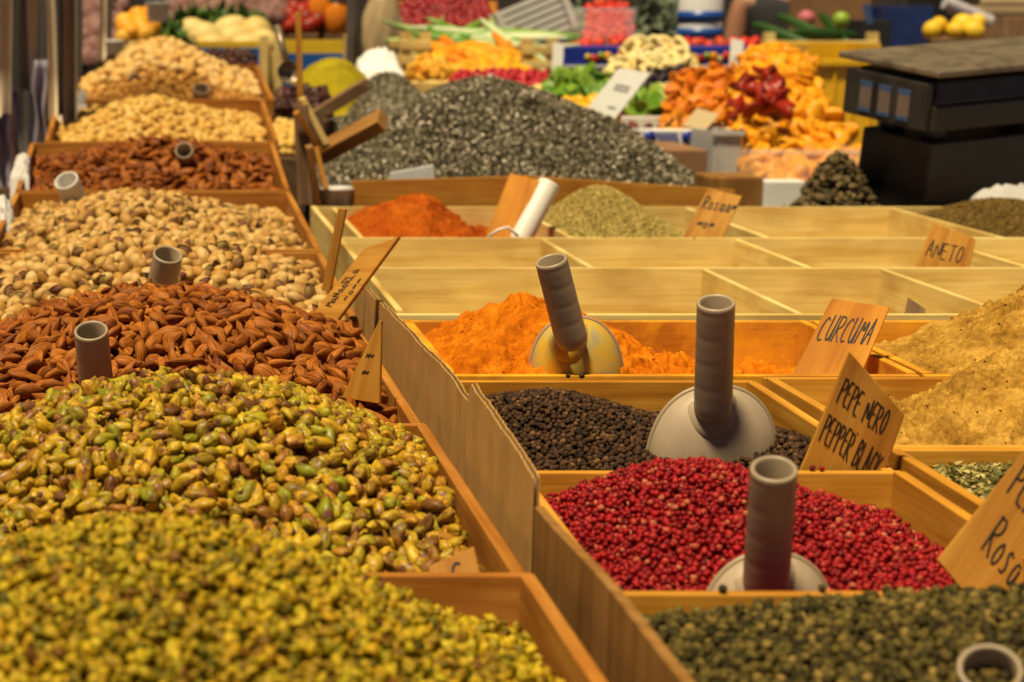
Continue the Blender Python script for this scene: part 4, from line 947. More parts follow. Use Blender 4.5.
CUC = [sph(12, 12, (lambda s: lambda V: lump(V, (.17, .026, .026), .06, .8, s))(s)) for s in range(3)]

# dried fruit, right of the mound
slope_pile('dried_apricot', APR, 'dried_apricot', (728, 62, 866, 168), 5.3, .5, 90, 'wrinkled yellow-orange dried fruit slice in the clear tub pile', 'dried fruit', 'yellow-orange dried fruit slices', 'pale stand under the yellow-orange dried fruit', .1, top=(740, 800))
slope_pile('dried_apricot', APR, 'dried_apricot', (750, 152, 866, 196), 4.78, .14, 30, 'wrinkled yellow-orange dried fruit slice in the clear tub pile', 'dried fruit', 'yellow-orange dried fruit slices', None, 0)
slope_pile('dried_papaya', PAP, 'dried_papaya', (660, 72, 775, 122), 5.45, .4, 70, 'orange dried papaya piece left of the yellow-orange slices', 'dried fruit', 'orange dried papaya pieces', 'pale stand under the orange dried papaya', .3)
slope_pile('dried_mango', APR, 'dried_apricot', (752, 60, 815, 78), 5.75, .22, 20, 'yellow dried mango slice at the top behind the red fruit', 'dried fruit', 'yellow dried mango slices', 'pale stand under the yellow dried mango', .2)
slope_pile('dried_red_fruit', PAP, 'dried_red_fruit', (730, 78, 795, 122), 5.05, .30, 26, 'dark red dried fruit piece between orange and yellow slices', 'dried fruit', 'dark red dried fruit pieces', None, .3, layers=1, dome_=.7, sc=1.15)
slope_pile('dried_ring', RNGS, 'pale_ring', (610, 48, 700, 78), 5.9, .3, 26, 'pale yellow dried fruit ring in front of the blue box', 'dried fruit', 'pale dried fruit rings', 'pale stand under the dried fruit rings', .35)
slope_pile('prune', PRU, 'prune_black', (642, 70, 700, 94), 5.62, .2, 34, 'black prune below the pale dried rings', 'prune', 'black prunes', 'brown stand under the black prunes', .1)
slope_pile('kiwi_slice', KIW, 'kiwi_green', (535, 74, 622, 108), 5.6, .35, 26, 'green dried kiwi slice behind the yellow candied fruit', 'dried fruit', 'green dried kiwi slices at the mound', 'pale stand under the green kiwi slices', .3)
slope_pile('candied_leaf', KIW, 'kiwi_green', (622, 94, 664, 116), 5.3, .15, 10, 'green candied slice right of the white price card', 'dried fruit', 'green candied slices by the price card', None, .1)
slope_pile('candied_lemon', BIGL, 'yellow_candied', (552, 104, 614, 132), 5.25, .16, 9, 'glossy yellow candied fruit lump at the shoulder of the herb mound', 'candied fruit', 'yellow candied fruit lumps', 'pale stand under the yellow candied fruit', .2, layers=1)
slope_pile('dried_berry', PRU, 'burgundy_dried', (608, 114, 668, 130), 5.2, .12, 18, 'burgundy dried berry beside the yellow candied fruit', 'dried fruit', 'burgundy dried berries', 'pale stand under the burgundy berries', .1, layers=1)
slope_pile('candied_cherry', CHE, 'red_candied', (446, 72, 556, 96), 6.0, .3, 110, 'glossy red candied cherry behind the herb mound', 'candied cherry', 'red candied cherries', 'pale stand under the red candied cherries', .15)
slope_pile('pepper_stick', STK, 'carrot_orange', (428, 48, 524, 78), 6.5, .3, 24, 'long yellow-orange vegetable behind the red candied cherries', 'vegetable', 'long yellow-orange vegetables', 'pale stand under the yellow-orange vegetables', .1, tilt=.15)
slope_pile('leek', LEEK, 'leek_green', (425, 33, 530, 50), 6.9, .2, 14, 'pale green leek lying behind the yellow-orange vegetables', 'leek', 'green and white leeks', 'pale stand under the leeks', .05, tilt=.1)
slope_pile('red_cherry', CHE, 'cherry_red', (392, -6, 498, 31), 8.6, .5, 150, 'dark red cherry in the far heap behind the leeks', 'cherry', 'dark red cherries far back', 'brown stand under the far heap of dark red cherries', .3, zt=.95, tmat='crate_wood', sc=1.7)
slope_pile('strawberry', CHE, 'strawberry_red', (586, 6, 632, 44), 7.2, .16, 44, 'bright red strawberry in the clear punnet', 'strawberry', 'strawberries in the clear punnet', 'pale stand under the strawberry punnet', .05, sc=1.6)
slope_pile('cucumber', CUC, 'cucumber_skin', (772, 25, 838, 37), 7.3, .15, 4, 'dark green cucumber lying on the wooden slats', 'cucumber', 'cucumbers on the slats', 'pale stand under the cucumbers', 0, layers=1, tilt=.05, sc=.75)
slope_pile('lemon', BALL, 'lemon_peel', (930, 22, 982, 34), 7.2, .1, 7, 'yellow lemon behind the steel platform of the scale', 'lemon', 'lemons behind the scale', 'dark stand under the lemons', 0, layers=1, tmat='table_wood')
slope_pile('small_orange', BALL, 'strawberry_red', (560, 41, 760, 47), 7.0, .08, 26, 'small red-orange fruit along the top of the blue box', 'fruit', 'small red-orange fruits behind the blue box', None, 0, layers=1, sc=.55)
slope_pile('date', PRU, 'date_brown', (274, 90, 332, 112), 5.15, .2, 46, 'dark brown date below the yellow-green curry heap', 'date', 'dark brown dates', 'dark stand under the brown dates', .15, tmat='table_wood', zt=.88, sc=1.1)
slope_pile('golden_nugget', CHE, 'golden_grain', (272, 124, 303, 150), 4.75, .2, 40, 'small golden dried morsel between the crates and the tall stake', 'dried fruit', 'golden dried morsels', 'dark stand under the golden morsels', .1, tmat='table_wood', zt=.88)
slope_pile('dried_peel', PAP, 'orange_peel', (410, 60, 450, 76), 6.1, .12, 14, 'glossy orange piece between the white bowl and red cherries', 'dried fruit', 'glossy orange pieces', 'pale stand under the glossy orange pieces', .1)
# melons, greens, garlic, oranges at the upper left
slope_pile('melon', MEL, 'melon_yellow', (182, 34, 272, 56), 7.4, .25, 8, 'pale yellow melon in the blue-fronted crate', 'melon', 'pale yellow melons', None, .1, layers=1, sc=.62)
slope_pile('green_leaf', LEAF, 'leaf_green', (176, 18, 262, 46), 7.7, .2, 120, 'dark green vegetable leaf behind the melons', 'leaf', 'leafy greens behind the melons', 'dark stand under the leafy greens', .1, zt=.88, tmat='table_wood', tilt=1.2)
slope_pile('garlic_bulb', GAR, 'garlic_skin', (170, -10, 290, 22), 8.2, .3, 60, 'pinkish garlic bulb in the row above the leafy greens', 'garlic', 'garlic bulbs above the greens', 'dark stand under the garlic bulbs', .05, zt=.95, tmat='table_wood')
slope_pile('garlic_bulb', GAR, 'garlic_skin', (76, -10, 122, 84), 7.6, .5, 26, 'pinkish garlic bulb in the heap right of the beige curtain', 'garlic', 'garlic bulbs beside the curtain', 'dark stand under the garlic beside the curtain', .1, zt=.88, tmat='wall_dark', sc=1.25)
slope_pile('green_leaf', LEAF, 'leaf_green', (140, 32, 182, 54), 7.0, .2, 60, 'green herb leaf left of the melons, behind the rear nut crate', 'leaf', 'green herb leaves behind the rear crate', 'dark stand under the herb leaves', .1, zt=.88, tmat='table_wood', tilt=1.2)
slope_pile('orange', BALL, 'orange_peel', (124, 16, 156, 36), 6.8, .15, 9, 'orange-yellow fruit behind the rear nut crate', 'orange', 'orange-yellow fruit behind the rear crate', 'pale stand under the orange-yellow fruit', .1, zt=.88)
slope_pile('red_pepper', BALL, 'dried_red_fruit', (288, 8, 318, 30), 8.0, .2, 12, 'dark red pepper beside the orange jar', 'pepper', 'dark red peppers by the orange jar', 'dark stand under the dark red peppers', .1, zt=.95, tmat='table_wood')
slope_pile('fig', PRU, 'date_brown', (206, 52, 254, 68), 6.2, .15, 30, 'small purple fruit right behind the pale nuts', 'fruit', 'small purple fruits', 'pale stand under the purple fruits', 0, zt=.88, sc=1.2)
slope_pile('potted_leaf', LEAF, 'grey_leaf', (566, -8, 592, 40), 7.5, .15, 50, 'grey-green leaf left of the strawberry punnet', 'leaf', 'grey-green leaves left of the punnet', None, .2, tilt=1.4)
slope_pile('potted_leaf', LEAF, 'grey_leaf', (632, -8, 684, 42), 7.6, .2, 90, 'grey-green leaf between the punnet and the blue bottles', 'leaf', 'grey-green leaves right of the punnet', 'dark stand under the grey-green leaves', .2, tilt=1.4, tmat='table_wood')

# simple boxes / packs of the background, each with its own parts
def bgbox(name, rect, Y, dpt, mat, label, cat, zb=None, bev=.004, th=None):
    xa, ya_, xb, yb2 = rect; A, B = P(xa, yb2, Y), P(xb, ya_, Y); return tag(box(name, A.x, B.x, Y, Y + dpt, A.z if zb is None else zb, B.z, mat, None, bev), label, cat)
# blue printed fruit box
A, B = P(562, 68, 6.6), P(764, 47, 6.6)
r = thing('fruit_box', ((A.x + B.x) / 2, 6.6, .905), 'long blue printed fruit box with small fruit pictures', 'box')
box('body', A.x, B.x, 6.6, 6.9, .905, B.z, 'blue_print', r, .003)
k = 0
for px0 in (588, 694):
    for i in range(7):
        p = P(px0 + i * 6.5, 57 + 2 * math.sin(i * 2), 6.597); rr = .011 + .004 * (i % 2)
        lathe('printed_fruit', [(.0002, 0), (rr, 0), (rr, .0015), (.0002, .0015)], p, (0, -1, 0), ['yellow_panel', 'red_candied', 'green_fruit', 'dried_apricot', 'melon_yellow', 'strawberry_red', 'green_fruit'][i], r, 14)
box('white_band', A.x + .01, B.x - .01, 6.5965, 6.599, P(600, 66, 6.6).z - .004, P(600, 65, 6.6).z, 'paper_white', r, 0)
# crates with blue and yellow panels, left
def panel_crate(xa, xb, yt, ymid, yb2, Y, label):
    A, Mi, B = P(xa, yb2, Y), P(xa, ymid, Y), P(xb, yt, Y); r = thing('produce_crate', ((A.x + B.x) / 2, Y, .882), label, 'crate')
    box('lower_panel', A.x, B.x, Y, Y + .015, .882, Mi.z, 'blue_panel', r, .002); box('upper_panel', A.x + .03, B.x - .03, Y + .002, Y + .012, Mi.z + .001, B.z, 'yellow_panel', r, .002)
    for x in (A.x - .002, B.x - .028): box('corner_post', x, x + .03, Y - .006, Y - .0005, .882, B.z + .02, 'pale_wood', r, .002)
    box('back_panel', A.x, B.x, Y + .3, Y + .315, .882, Mi.z, 'blue_panel', r, .002)
    for x in (A.x, B.x - .012): box('side_panel', x, x + .012, Y + .016, Y + .2995, .882, Mi.z, 'pale_wood', r, .002)
panel_crate(188, 268, 41, 48, 78, 6.9, 'blue-fronted wooden crate of pale melons at the upper left')
panel_crate(274, 352, 40, 54, 78, 7.0, 'blue and yellow wooden crate just left of the metal pole')
# jars, sacks, basket, packs
def jar(px, pyt, pyb, Y, r, mat, label):
    a, b = P(px, pyt, Y), P(px, pyb, Y); L = a.z - b.z; o = thing('glass_jar', b, label, 'jar')
    lathe('body', [(r * .8, 0), (r, .01), (r, L * .8), (r * .75, L * .9), (r * .75, L)], b, (0, 0, 1), mat, o, 24); lathe('lid', [(r * .8, L + .0005), (r * .8, L + .02), (r * .7, L + .024)], b, (0, 0, 1), 'jar_lid', o, 24)
    s = b.z - .95
    if s > .02: box('riser', b.x - r, b.x + r, Y - r, Y + r, .95, b.z - .0005, 'table_wood', o, .003)
jar(322, -8, 26, 7.9, .05, 'jar_orange', 'orange glass jar, left one beside the metal pole')
jar(337, 2, 34, 7.8, .045, 'jar_orange', 'shorter orange glass jar nearest the metal pole')
def sack(px, pyt, pyb, Y, w, label, mat='burlap'):
    a, b = P(px, pyt, Y), P(px, pyb, Y); h = a.z - b.z; nu, nv = 28, 16; V, Fc = [], []
    for j in range(nv + 1):
        t = j / nv
        for i in range(nu):
            an = 2 * math.pi * i / nu; rr = w * (.9 + .25 * math.sin(t * math.pi) - .35 * t ** 4) * (1 + .08 * math.sin(an * 5 + t * 6) + .05 * math.sin(an * 9 - t * 11)); V.append((b.x + rr * math.cos(an), b.y + .7 * rr * math.sin(an), b.z + h * t + .015 * math.sin(an * 4) * t))
    for j in range(nv):
        for i in range(nu): Fc.append((j * nu + i, j * nu + (i + 1) % nu, (j + 1) * nu + (i + 1) % nu, (j + 1) * nu + i))
    Fc += [tuple(reversed(range(nu))), tuple(range(nv * nu, nv * nu + nu))]
    tag(mesh_obj('sack', V, Fc, mat, None, smooth=True), label, 'sack')
sack(382, -6, 74, 7.3, .066, 'crumpled beige paper sack right of the metal pole')
PEND_CRUMPLE = ('paper_bundle', (360, 50, 400, 74), 6.1, .12, 'paper_white', 'crumpled white paper bundle behind the herb mound, right of the metal pole', 'bundle', 33, .012)
# metal pole
p = P(352, 60, 6.75); o = lathe('metal_pole', [(.021, 0), (.021, 2.9)], (p.x, 6.75, 0), (0, 0, 1), 'post_metal', None, 20); tag(o, 'slim grey metal pole of the market stall behind the herb mound', 'pole')
# white basket, tilted, slatted
A = P(536, 20, 7.1); r = thing('slatted_basket', A, 'white slatted plastic basket tipped on its side at the top', 'basket')
ex = Vector((.90, .0, .38)).normalized(); ez = Vector((-.38, 0, .92)).normalized(); ey = ex.cross(ez) * -1
def bx(name, c, a, b_, d, mat, root, bev=.002):
    V, Fc = bevelled(obox(c, a, b_, d), HEXF, bev, 2); return mesh_obj(name, V, Fc, mat, root, uv=grain_uv(V, Fc))
bx('back_wall', A + ey * .1, ex * .125, ey * .004, ez * .07, 'black_plastic', r)
for i in range(6): bx('slat', A + ez * (-.066 + .0265 * i), ex * .125, ey * .004, ez * .0095, 'white_plastic', r)
for i in range(2): bx('end_post', A + ex * (.118 * (2 * i - 1)) - ey * .0085, ex * .012, ey * .004, ez * .078, 'white_plastic', r)
for s in (-1, 1): bx('end_wall', A + ex * (.1285 * s) + ey * .05, ex * .003, ey * .058, ez * .072, 'white_plastic', r)
bx('support', A - ez * .16 + ey * .05, ex * .06, ey * .06, ez * .085, 'table_wood', r)
# clear punnet for strawberries
def clear_tub(rect, Y, dpt, zb, label, name='clear_tub', cat='tub', mat='clear_plastic', lip=True):
    xa, ya_, xb, yb2 = rect; A, B = P(xa, yb2, Y), P(xb, ya_, Y); r = thing(name, ((A.x + B.x) / 2, Y + dpt / 2, zb), label, cat); t = .003
    box('front_wall', A.x, B.x, Y, Y + t, zb, B.z, mat, r, .0008); box('back_wall', A.x, B.x, Y + dpt - t, Y + dpt, zb, B.z, mat, r, .0008)
    for x in (A.x, B.x - t): box('side_wall', x, x + t, Y + t + .0004, Y + dpt - t - .0004, zb, B.z, mat, r, .0008)
    if lip: box('lip', A.x - .006, B.x + .006, Y - .008, Y - .0005, B.z - .010, B.z + .002, mat, r, .002)
clear_tub((580, 8, 636, 46), 6.98, .24, .905, 'clear plastic punnet of strawberries at the top', 'punnet', 'punnet')
clear_tub((742, 150, 872, 196), 4.52, .5, .875, 'large clear plastic tub in front of the yellow-orange dried fruit')
clear_tub((712, 132, 742, 180), 4.75, .2, .90, 'small milky plastic container beside the printed carton', 'plastic_container', 'container', 'milky_plastic')
# blue and white bottle pack
A, B = P(681, 42, 7.3), P(727, 0, 7.3)
r = thing('bottle_pack', ((A.x + B.x) / 2, 7.3, .905), 'blue and white banded drum at the top, behind the long blue box', 'container'); rr = (B.x - A.x) / 2; zz = .905; cc = Vector(((A.x + B.x) / 2, 7.35, .905))
lathe('body', [(rr * .97, 0), (rr, .01), (rr, B.z - zz), (rr * .8, B.z - zz + .04), (rr * .3, B.z - zz + .05)], cc, (0, 0, 1), 'pack_white', r, 32)
for py0, py1 in ((38, 28), (22, 11)):
    z0_, z1_ = P(700, py0, 7.3).z - zz, P(700, py1, 7.3).z - zz; lathe('blue_band', [(rr + .0005, z0_), (rr + .003, z0_), (rr + .003, z1_), (rr + .0005, z1_)], cc, (0, 0, 1), 'pack_blue', r, 32, closed=True)
# yellow crate
A, B = P(806, 104, 5.95), P(872, 44, 5.95)
r = thing('yellow_crate', ((A.x + B.x) / 2, 6.1, .905), 'bright yellow plastic crate behind the dried fruit, left of the scale', 'crate')
t = .006; X0, X1, Z1 = A.x, B.x + .03, B.z
box('front_panel', X0, X1, 5.95, 5.95 + t, .905, Z1 - .05, 'yellow_plastic', r, .002); box('back_panel', X0, X1, 6.24, 6.24 + t, .905, Z1, 'yellow_plastic', r, .002)
for x in (X0, X1 - t): box('side_panel', x, x + t, 5.957, 6.2395, .905, Z1, 'yellow_plastic', r, .002)
box('base', X0 + t, X1 - t, 5.957, 6.2395, .907, .912, 'yellow_plastic', r, .001); box('rim', X0 - .008, X1 + .008, 5.936, 5.9495, Z1 - .066, Z1 - .045, 'yellow_plastic', r, .004)
for i in range(4): box('rib', X0 + .02 + i * (X1 - X0 - .05) / 3, X0 + .028 + i * (X1 - X0 - .05) / 3, 5.943, 5.9495, .91, Z1 - .068, 'yellow_plastic', r, .002)
# slatted wooden crates of the background
def slat_crate(rect, Y, label, n=2, zb=.905):
    xa, ya_, xb, yb2 = rect; A, B = P(xa, yb2, Y), P(xb, ya_, Y); r = thing('slatted_crate', ((A.x + B.x) / 2, Y, zb), label, 'crate'); h = B.z - A.z
    for i in range(n): z = A.z + h * (i + .12) / n; box('slat', A.x, B.x, Y, Y + .008, z, z + h * .55 / n, 'pale_wood', r, .002)
    for x in (A.x, B.x - .035, ): box('corner_post', x, x + .035, Y + .0085, Y + .045, zb, B.z + .012, 'pale_wood', r, .002)
    for i in range(n): z = A.z + h * (i + .12) / n; box('slat', A.x, B.x, Y + .3, Y + .308, z, z + h * .55 / n, 'pale_wood', r, .002)
slat_crate((766, 36, 880, 50), 7.0, 'pale slatted crate edge below the cucumbers', 1)
slat_crate((400, 36, 432, 82), 6.4, 'pale slatted crate end left of the yellow-orange vegetables', 3)
slat_crate((522, 42, 560, 84), 6.3, 'pale slatted crate end right of the yellow-orange vegetables', 3)
bgbox('slat_rail', (404, 28, 500, 33), 8.05, .02, 'pale_wood', 'pale wooden rail under the far dark red cherries', 'rail', zb=.955)
# dark background goods on the right
bgbox('cardboard_box', (812, -6, 872, 34), 8.0, .3, 'brown_carton', 'brown cardboard box standing far behind the cucumbers', 'box', zb=.955)
bgbox('plastic_bin', (884, 6, 934, 32), 7.9, .3, 'navy_plastic', 'dark blue plastic bin behind the scale', 'bin', zb=.955)
bgbox('black_box', (862, 20, 892, 44), 7.5, .2, 'black_plastic', 'small black box left of the dark blue bin', 'box', zb=.905)
bgbox('black_box', (934, -8, 975, 20), 8.3, .3, 'black_plastic', 'large black box between dark blue bin and beige stack', 'box', zb=.955)
for i in range(4): bgbox('folded_cloth', (978 + (i % 2) * 3, -14 + 10 * i, 1060, -5 + 10 * i), 7.9, .3, ['burlap', 'paper_beige', 'burlap', 'old_wood'][i], ['top beige folded cloth', 'second pale folded cloth from the top', 'third beige folded cloth from the top', 'lowest brown folded cloth'][i] + ' of the stack behind the scale', 'cloth', bev=.008, zb=None if i < 3 else .955)
p = P(945, 2, 7.6); q = P(990, 22, 7.6); V, Fc = tubepath([p, p.lerp(q, .5), q], .026, 16); tag(mesh_obj('lilac_tube', V, Fc, 'lilac_can', None, smooth=False), 'pale lilac tube tilted above the lemons', 'tube')
p = P(868, 14, 7.4); tag(mesh_obj('paper_tag', *bevelled(obox(p, (.012, 0, .004), (0, .002, 0), (-.01, 0, .035)), HEXF, 0), 'display_blue', None), 'small light blue tag above the black box', 'tag')
individuals('lime', BALL, ['green_fruit'], [P(841, 20, 7.2)], 1.0, 'single light green lime at the end of the cucumbers', 'lime', None)
individuals('pink_fruit', BALL, ['pink_cloth'], [P(806, 19, 7.5)], 1.1, 'single pink fruit behind the cucumbers', 'fruit', None)
# white trays, cards, cartons in front of the dried fruit
A, B = P(622, 126, 5.12), P(706, 116, 5.12); r = thing('white_tray', ((A.x + B.x) / 2, 5.2, .905), 'empty white tray beside the burgundy berries', 'tray')
box('base', A.x, B.x, 5.12, 5.4, .905, A.z, 'white_plastic', r, .003); box('front_lip', A.x - .004, B.x + .004, 5.108, 5.1195, A.z - .01, B.z, 'white_plastic', r, .004)
box('back_lip', A.x - .004, B.x + .004, 5.4005, 5.41, A.z - .01, B.z + .01, 'white_plastic', r, .004)
A, B = P(598, 147, 5.0), P(716, 130, 5.0)
r = thing('printed_carton', ((A.x + B.x) / 2, 5.02, .905), 'brown carton with a blue and white printed top edge behind the mound', 'carton')
box('body', A.x, B.x + .02, 5.0, 5.09, .905, A.z, 'brown_carton', r, .003); box('printed_edge', A.x, B.x, 4.996, 5.085, A.z + .0005, B.z, 'paper_white', r, .002)
for i in range(3):
    p = P(612 + 38 * i, 137, 4.9945); lathe('blue_motif', [(.0002, 0), (.016, 0), (.016, .001), (.0002, .001)], p, (0, -1, 0), 'blue_print', r, 18)
    for k in range(5):
        p = P(624 + 36 * i + k * 4.2, 139, 4.994); V, Fc = bevelled(obox(p, (.003, 0, .0008), (0, .0006, 0), (-.006, 0, .016)), HEXF, 0); mesh_obj('blue_stripe', V, Fc, 'blue_print', r)
bgbox('cardboard_box', (642, 150, 708, 214), 4.55, .3, 'brown_carton', 'plain brown cardboard box right of the herb mound', 'box', zb=.875)
bgbox('wood_block', (708, 177, 764, 214), 4.1, .12, 'board_wood', 'brown wooden block behind the scribbled sign', 'block', zb=.875)
bgbox('foam_box', (764, 181, 806, 214), 4.34, .05, 'paper_white', 'white foam box between the wooden block and the dried buds', 'box', zb=.875)
sign([(619, 68), (651, 73), (615, 119), (586, 110)], 5.0, (-.2, -1, .3), 'white tilted price card with small grey print', [('~~~', .3, .6, .08, .2), ('~~~', .32, .52, .08, .2), ('~~', .55, .15, .06, .16)], 'paper_white', .004, .003, 'price_card', 'price card', ink='paper_grey')
sign([(697, 108), (720, 114), (706, 130), (682, 126)], 4.95, (-.1, -1, .5), 'beige price card lying before the orange papaya', None, 'paper_beige', .003, .003, 'price_card', 'price card')
sign([(553, 42), (564, 44), (562, 84), (551, 84)], 6.2, (-.1, -1, .2), 'upright white price card left of the blue box', None, 'paper_white', .003, .003, 'price_card', 'price card')
sign([(731, 38), (744, 41), (742, 72), (729, 70)], 6.3, (-.1, -1, .2), 'upright white price card before the right half of the blue box', [('~', .3, .3, .2, .6)], 'paper_white', .003, .003, 'price_card', 'price card', ink='paper_grey')
sign([(489, 74), (493, 74), (500, 92), (484, 92)], 5.85, (-.1, -1, .2), 'small pointed white price card in the red candied cherries', None, 'paper_white', .003, .003, 'price_card', 'price card')
# metal ladle by the tall stake
r = thing('metal_ladle', P(289, 82, 4.5), 'round metal ladle hanging beside the tall stake', 'ladle')
lathe('bowl', [(.0005, -.014), (.012, -.012), (.023, -.004), (.027, .004), (.025, .004), (.0215, -.002), (.011, -.009), (.0005, -.011)], P(288, 72, 4.5), (.3, -1, .2), 'scale_steel', r, 24)
V, Fc = tubepath([P(287, 64, 4.5), P(282, 45, 4.52), P(277, 26, 4.54)], .008, 10); mesh_obj('handle', V, Fc, 'scale_steel', r, smooth=True)

# curtains / straps of the awning at the far left
def curtain(xa, xb, yb2, Y, label, mat='tarp_beige', folds=3, lean=0, ztop=2.7):
    A, B = P(xa, yb2, Y), P(xb, yb2, Y); n, m_ = 26, 14; V, Fc = [], []; w = B.x - A.x
    for side in (0, 1):
        for j in range(m_ + 1):
            z = A.z + (ztop - A.z) * j / m_
            for i in range(n + 1):
                u = i / n; y = Y + .018 * math.sin(u * folds * 2 * math.pi + .5 * j / m_) + side * .006; V.append((A.x + w * u + lean * (z - A.z) + .004 * math.sin(j * .9 + u * 5), y, z + (.006 * math.sin(u * 9) if j == 0 else 0)))
    W = (n + 1) * (m_ + 1)
    for s in (0, 1):
        for j in range(m_):
            for i in range(n): a = s * W + j * (n + 1) + i; q = (a, a + 1, a + n + 2, a + n + 1); Fc.append(q if s == 0 else q[::-1])
    for j in range(m_):
        for i in (0, n): a = j * (n + 1) + i; Fc.append((a, a + n + 1, a + n + 1 + W, a + W))
    for i in range(n):
        for j in (0, m_): a = j * (n + 1) + i; Fc.append((a, a + 1, a + 1 + W, a + W))
    return tag(mesh_obj('awning_strap', V, Fc, mat, None, smooth=True), label, 'awning strap')
curtain(-22, 12, 116, 4.62, 'beige awning strap at the left edge of the photo', folds=1.2)
curtain(21, 38, 92, 4.72, 'second beige awning strap from the left edge', folds=1.2)
curtain(48, 79, 122, 4.6, 'broad beige awning strap with a dark fold beside the nut crates', folds=1.6, lean=-.02)
curtain(58, 66, 118, 4.56, 'narrow dark strap in front of the broad beige one', 'tarp_dark', 1, -.03)
curtain(98, 112, 62, 6.4, 'distant beige strap before the garlic heap', 'tarp_beige', 1.2, .02)
curtain(-60, 82, 170, 5.3, 'wide dark tarpaulin close behind the beige straps', 'tarp_dark', 9, 0)
# lilac plastic sheet and napkins at the left edge
def crumple(name, rect, Y, dpt, mat, label, cat, s, amp=.03, zb=.875):
    xa, ya_, xb, yb2 = rect; A, B = P(xa, yb2, Y - dpt), P(xb, ya_, Y); n, m_ = 44, 44
    U, Vv = np.meshgrid(np.linspace(0, 1, n), np.linspace(0, 1, m_)); X = A.x + (B.x - A.x) * U; Yv = Y - dpt + dpt * Vv
    env = np.sin(np.pi * np.clip(U, 0, 1)) ** .35
    Z = A.z + (B.z - A.z) * Vv ** .8 * env + amp * np.abs(fbm(U * 6, Vv * 7, s, 4, .6)) * 2 * env
    V = np.stack([X.ravel() + amp * .5 * fbm(U * 5, Vv * 5, s + 3, 3).ravel(), Yv.ravel(), Z.ravel()], 1); Vb = V.copy(); Vb[:, 2] = zb; NV = len(V); V = np.vstack([V, Vb])
    Fc = [(j * n + i, j * n + i + 1, (j + 1) * n + i + 1, (j + 1) * n + i) for j in range(m_ - 1) for i in range(n - 1)]
    ring = [i for i in range(n)] + [j * n + n - 1 for j in range(1, m_)] + [(m_ - 1) * n + i for i in range(n - 2, -1, -1)] + [j * n for j in range(m_ - 2, 0, -1)]
    Fc += [(ring[k], ring[k - 1], ring[k - 1] + NV, ring[k] + NV) for k in range(len(ring))]
    return tag(mesh_obj(name, V, Fc, mat, None, smooth=True), label, cat)
curtain(-12, 20, 186, 4.66, 'lilac translucent plastic strip under the leftmost beige strap', 'plastic_sheet', 2.4, 0, P(0, 92, 4.66).z)
curtain(30, 53, 186, 4.70, 'taller lilac plastic strip left of the broad beige strap', 'plastic_sheet', 2.4, 0, P(0, 60, 4.7).z)
crumple('napkin', (10, 154, 32, 178), 4.0, .12, 'napkin_white', 'crumpled white napkin left of the roasted almond crate', 'napkin', 8, .006)
crumple('plastic_bag', (-24, 196, 16, 240), 3.5, .16, 'napkin_white', 'white plastic bag at the left edge by the in-shell pistachios', 'plastic bag', 12, .008)
crumple('plastic_bag', (994, 186, 1050, 214), 3.93, .12, 'milky_plastic', 'crinkled clear plastic bag before the black scale', 'plastic bag', 15, .006)
crumple('napkin', (74, 92, 88, 112), 4.9, .08, 'napkin_white', 'small white napkin at the foot of the broad strap', 'napkin', 21, .01)
crumple(*PEND_CRUMPLE)
# white bottle-like cups far left
tub('cup', 'white paper cup before the garlic beside the curtain', 115, 40, 64, 6.3, .03, 'white_plastic', 'cup', .8)
tub('cup', 'pale lilac paper cup above the orange-yellow fruit', 158, 2, 22, 6.6, .04, 'pack_white', 'cup', .8)

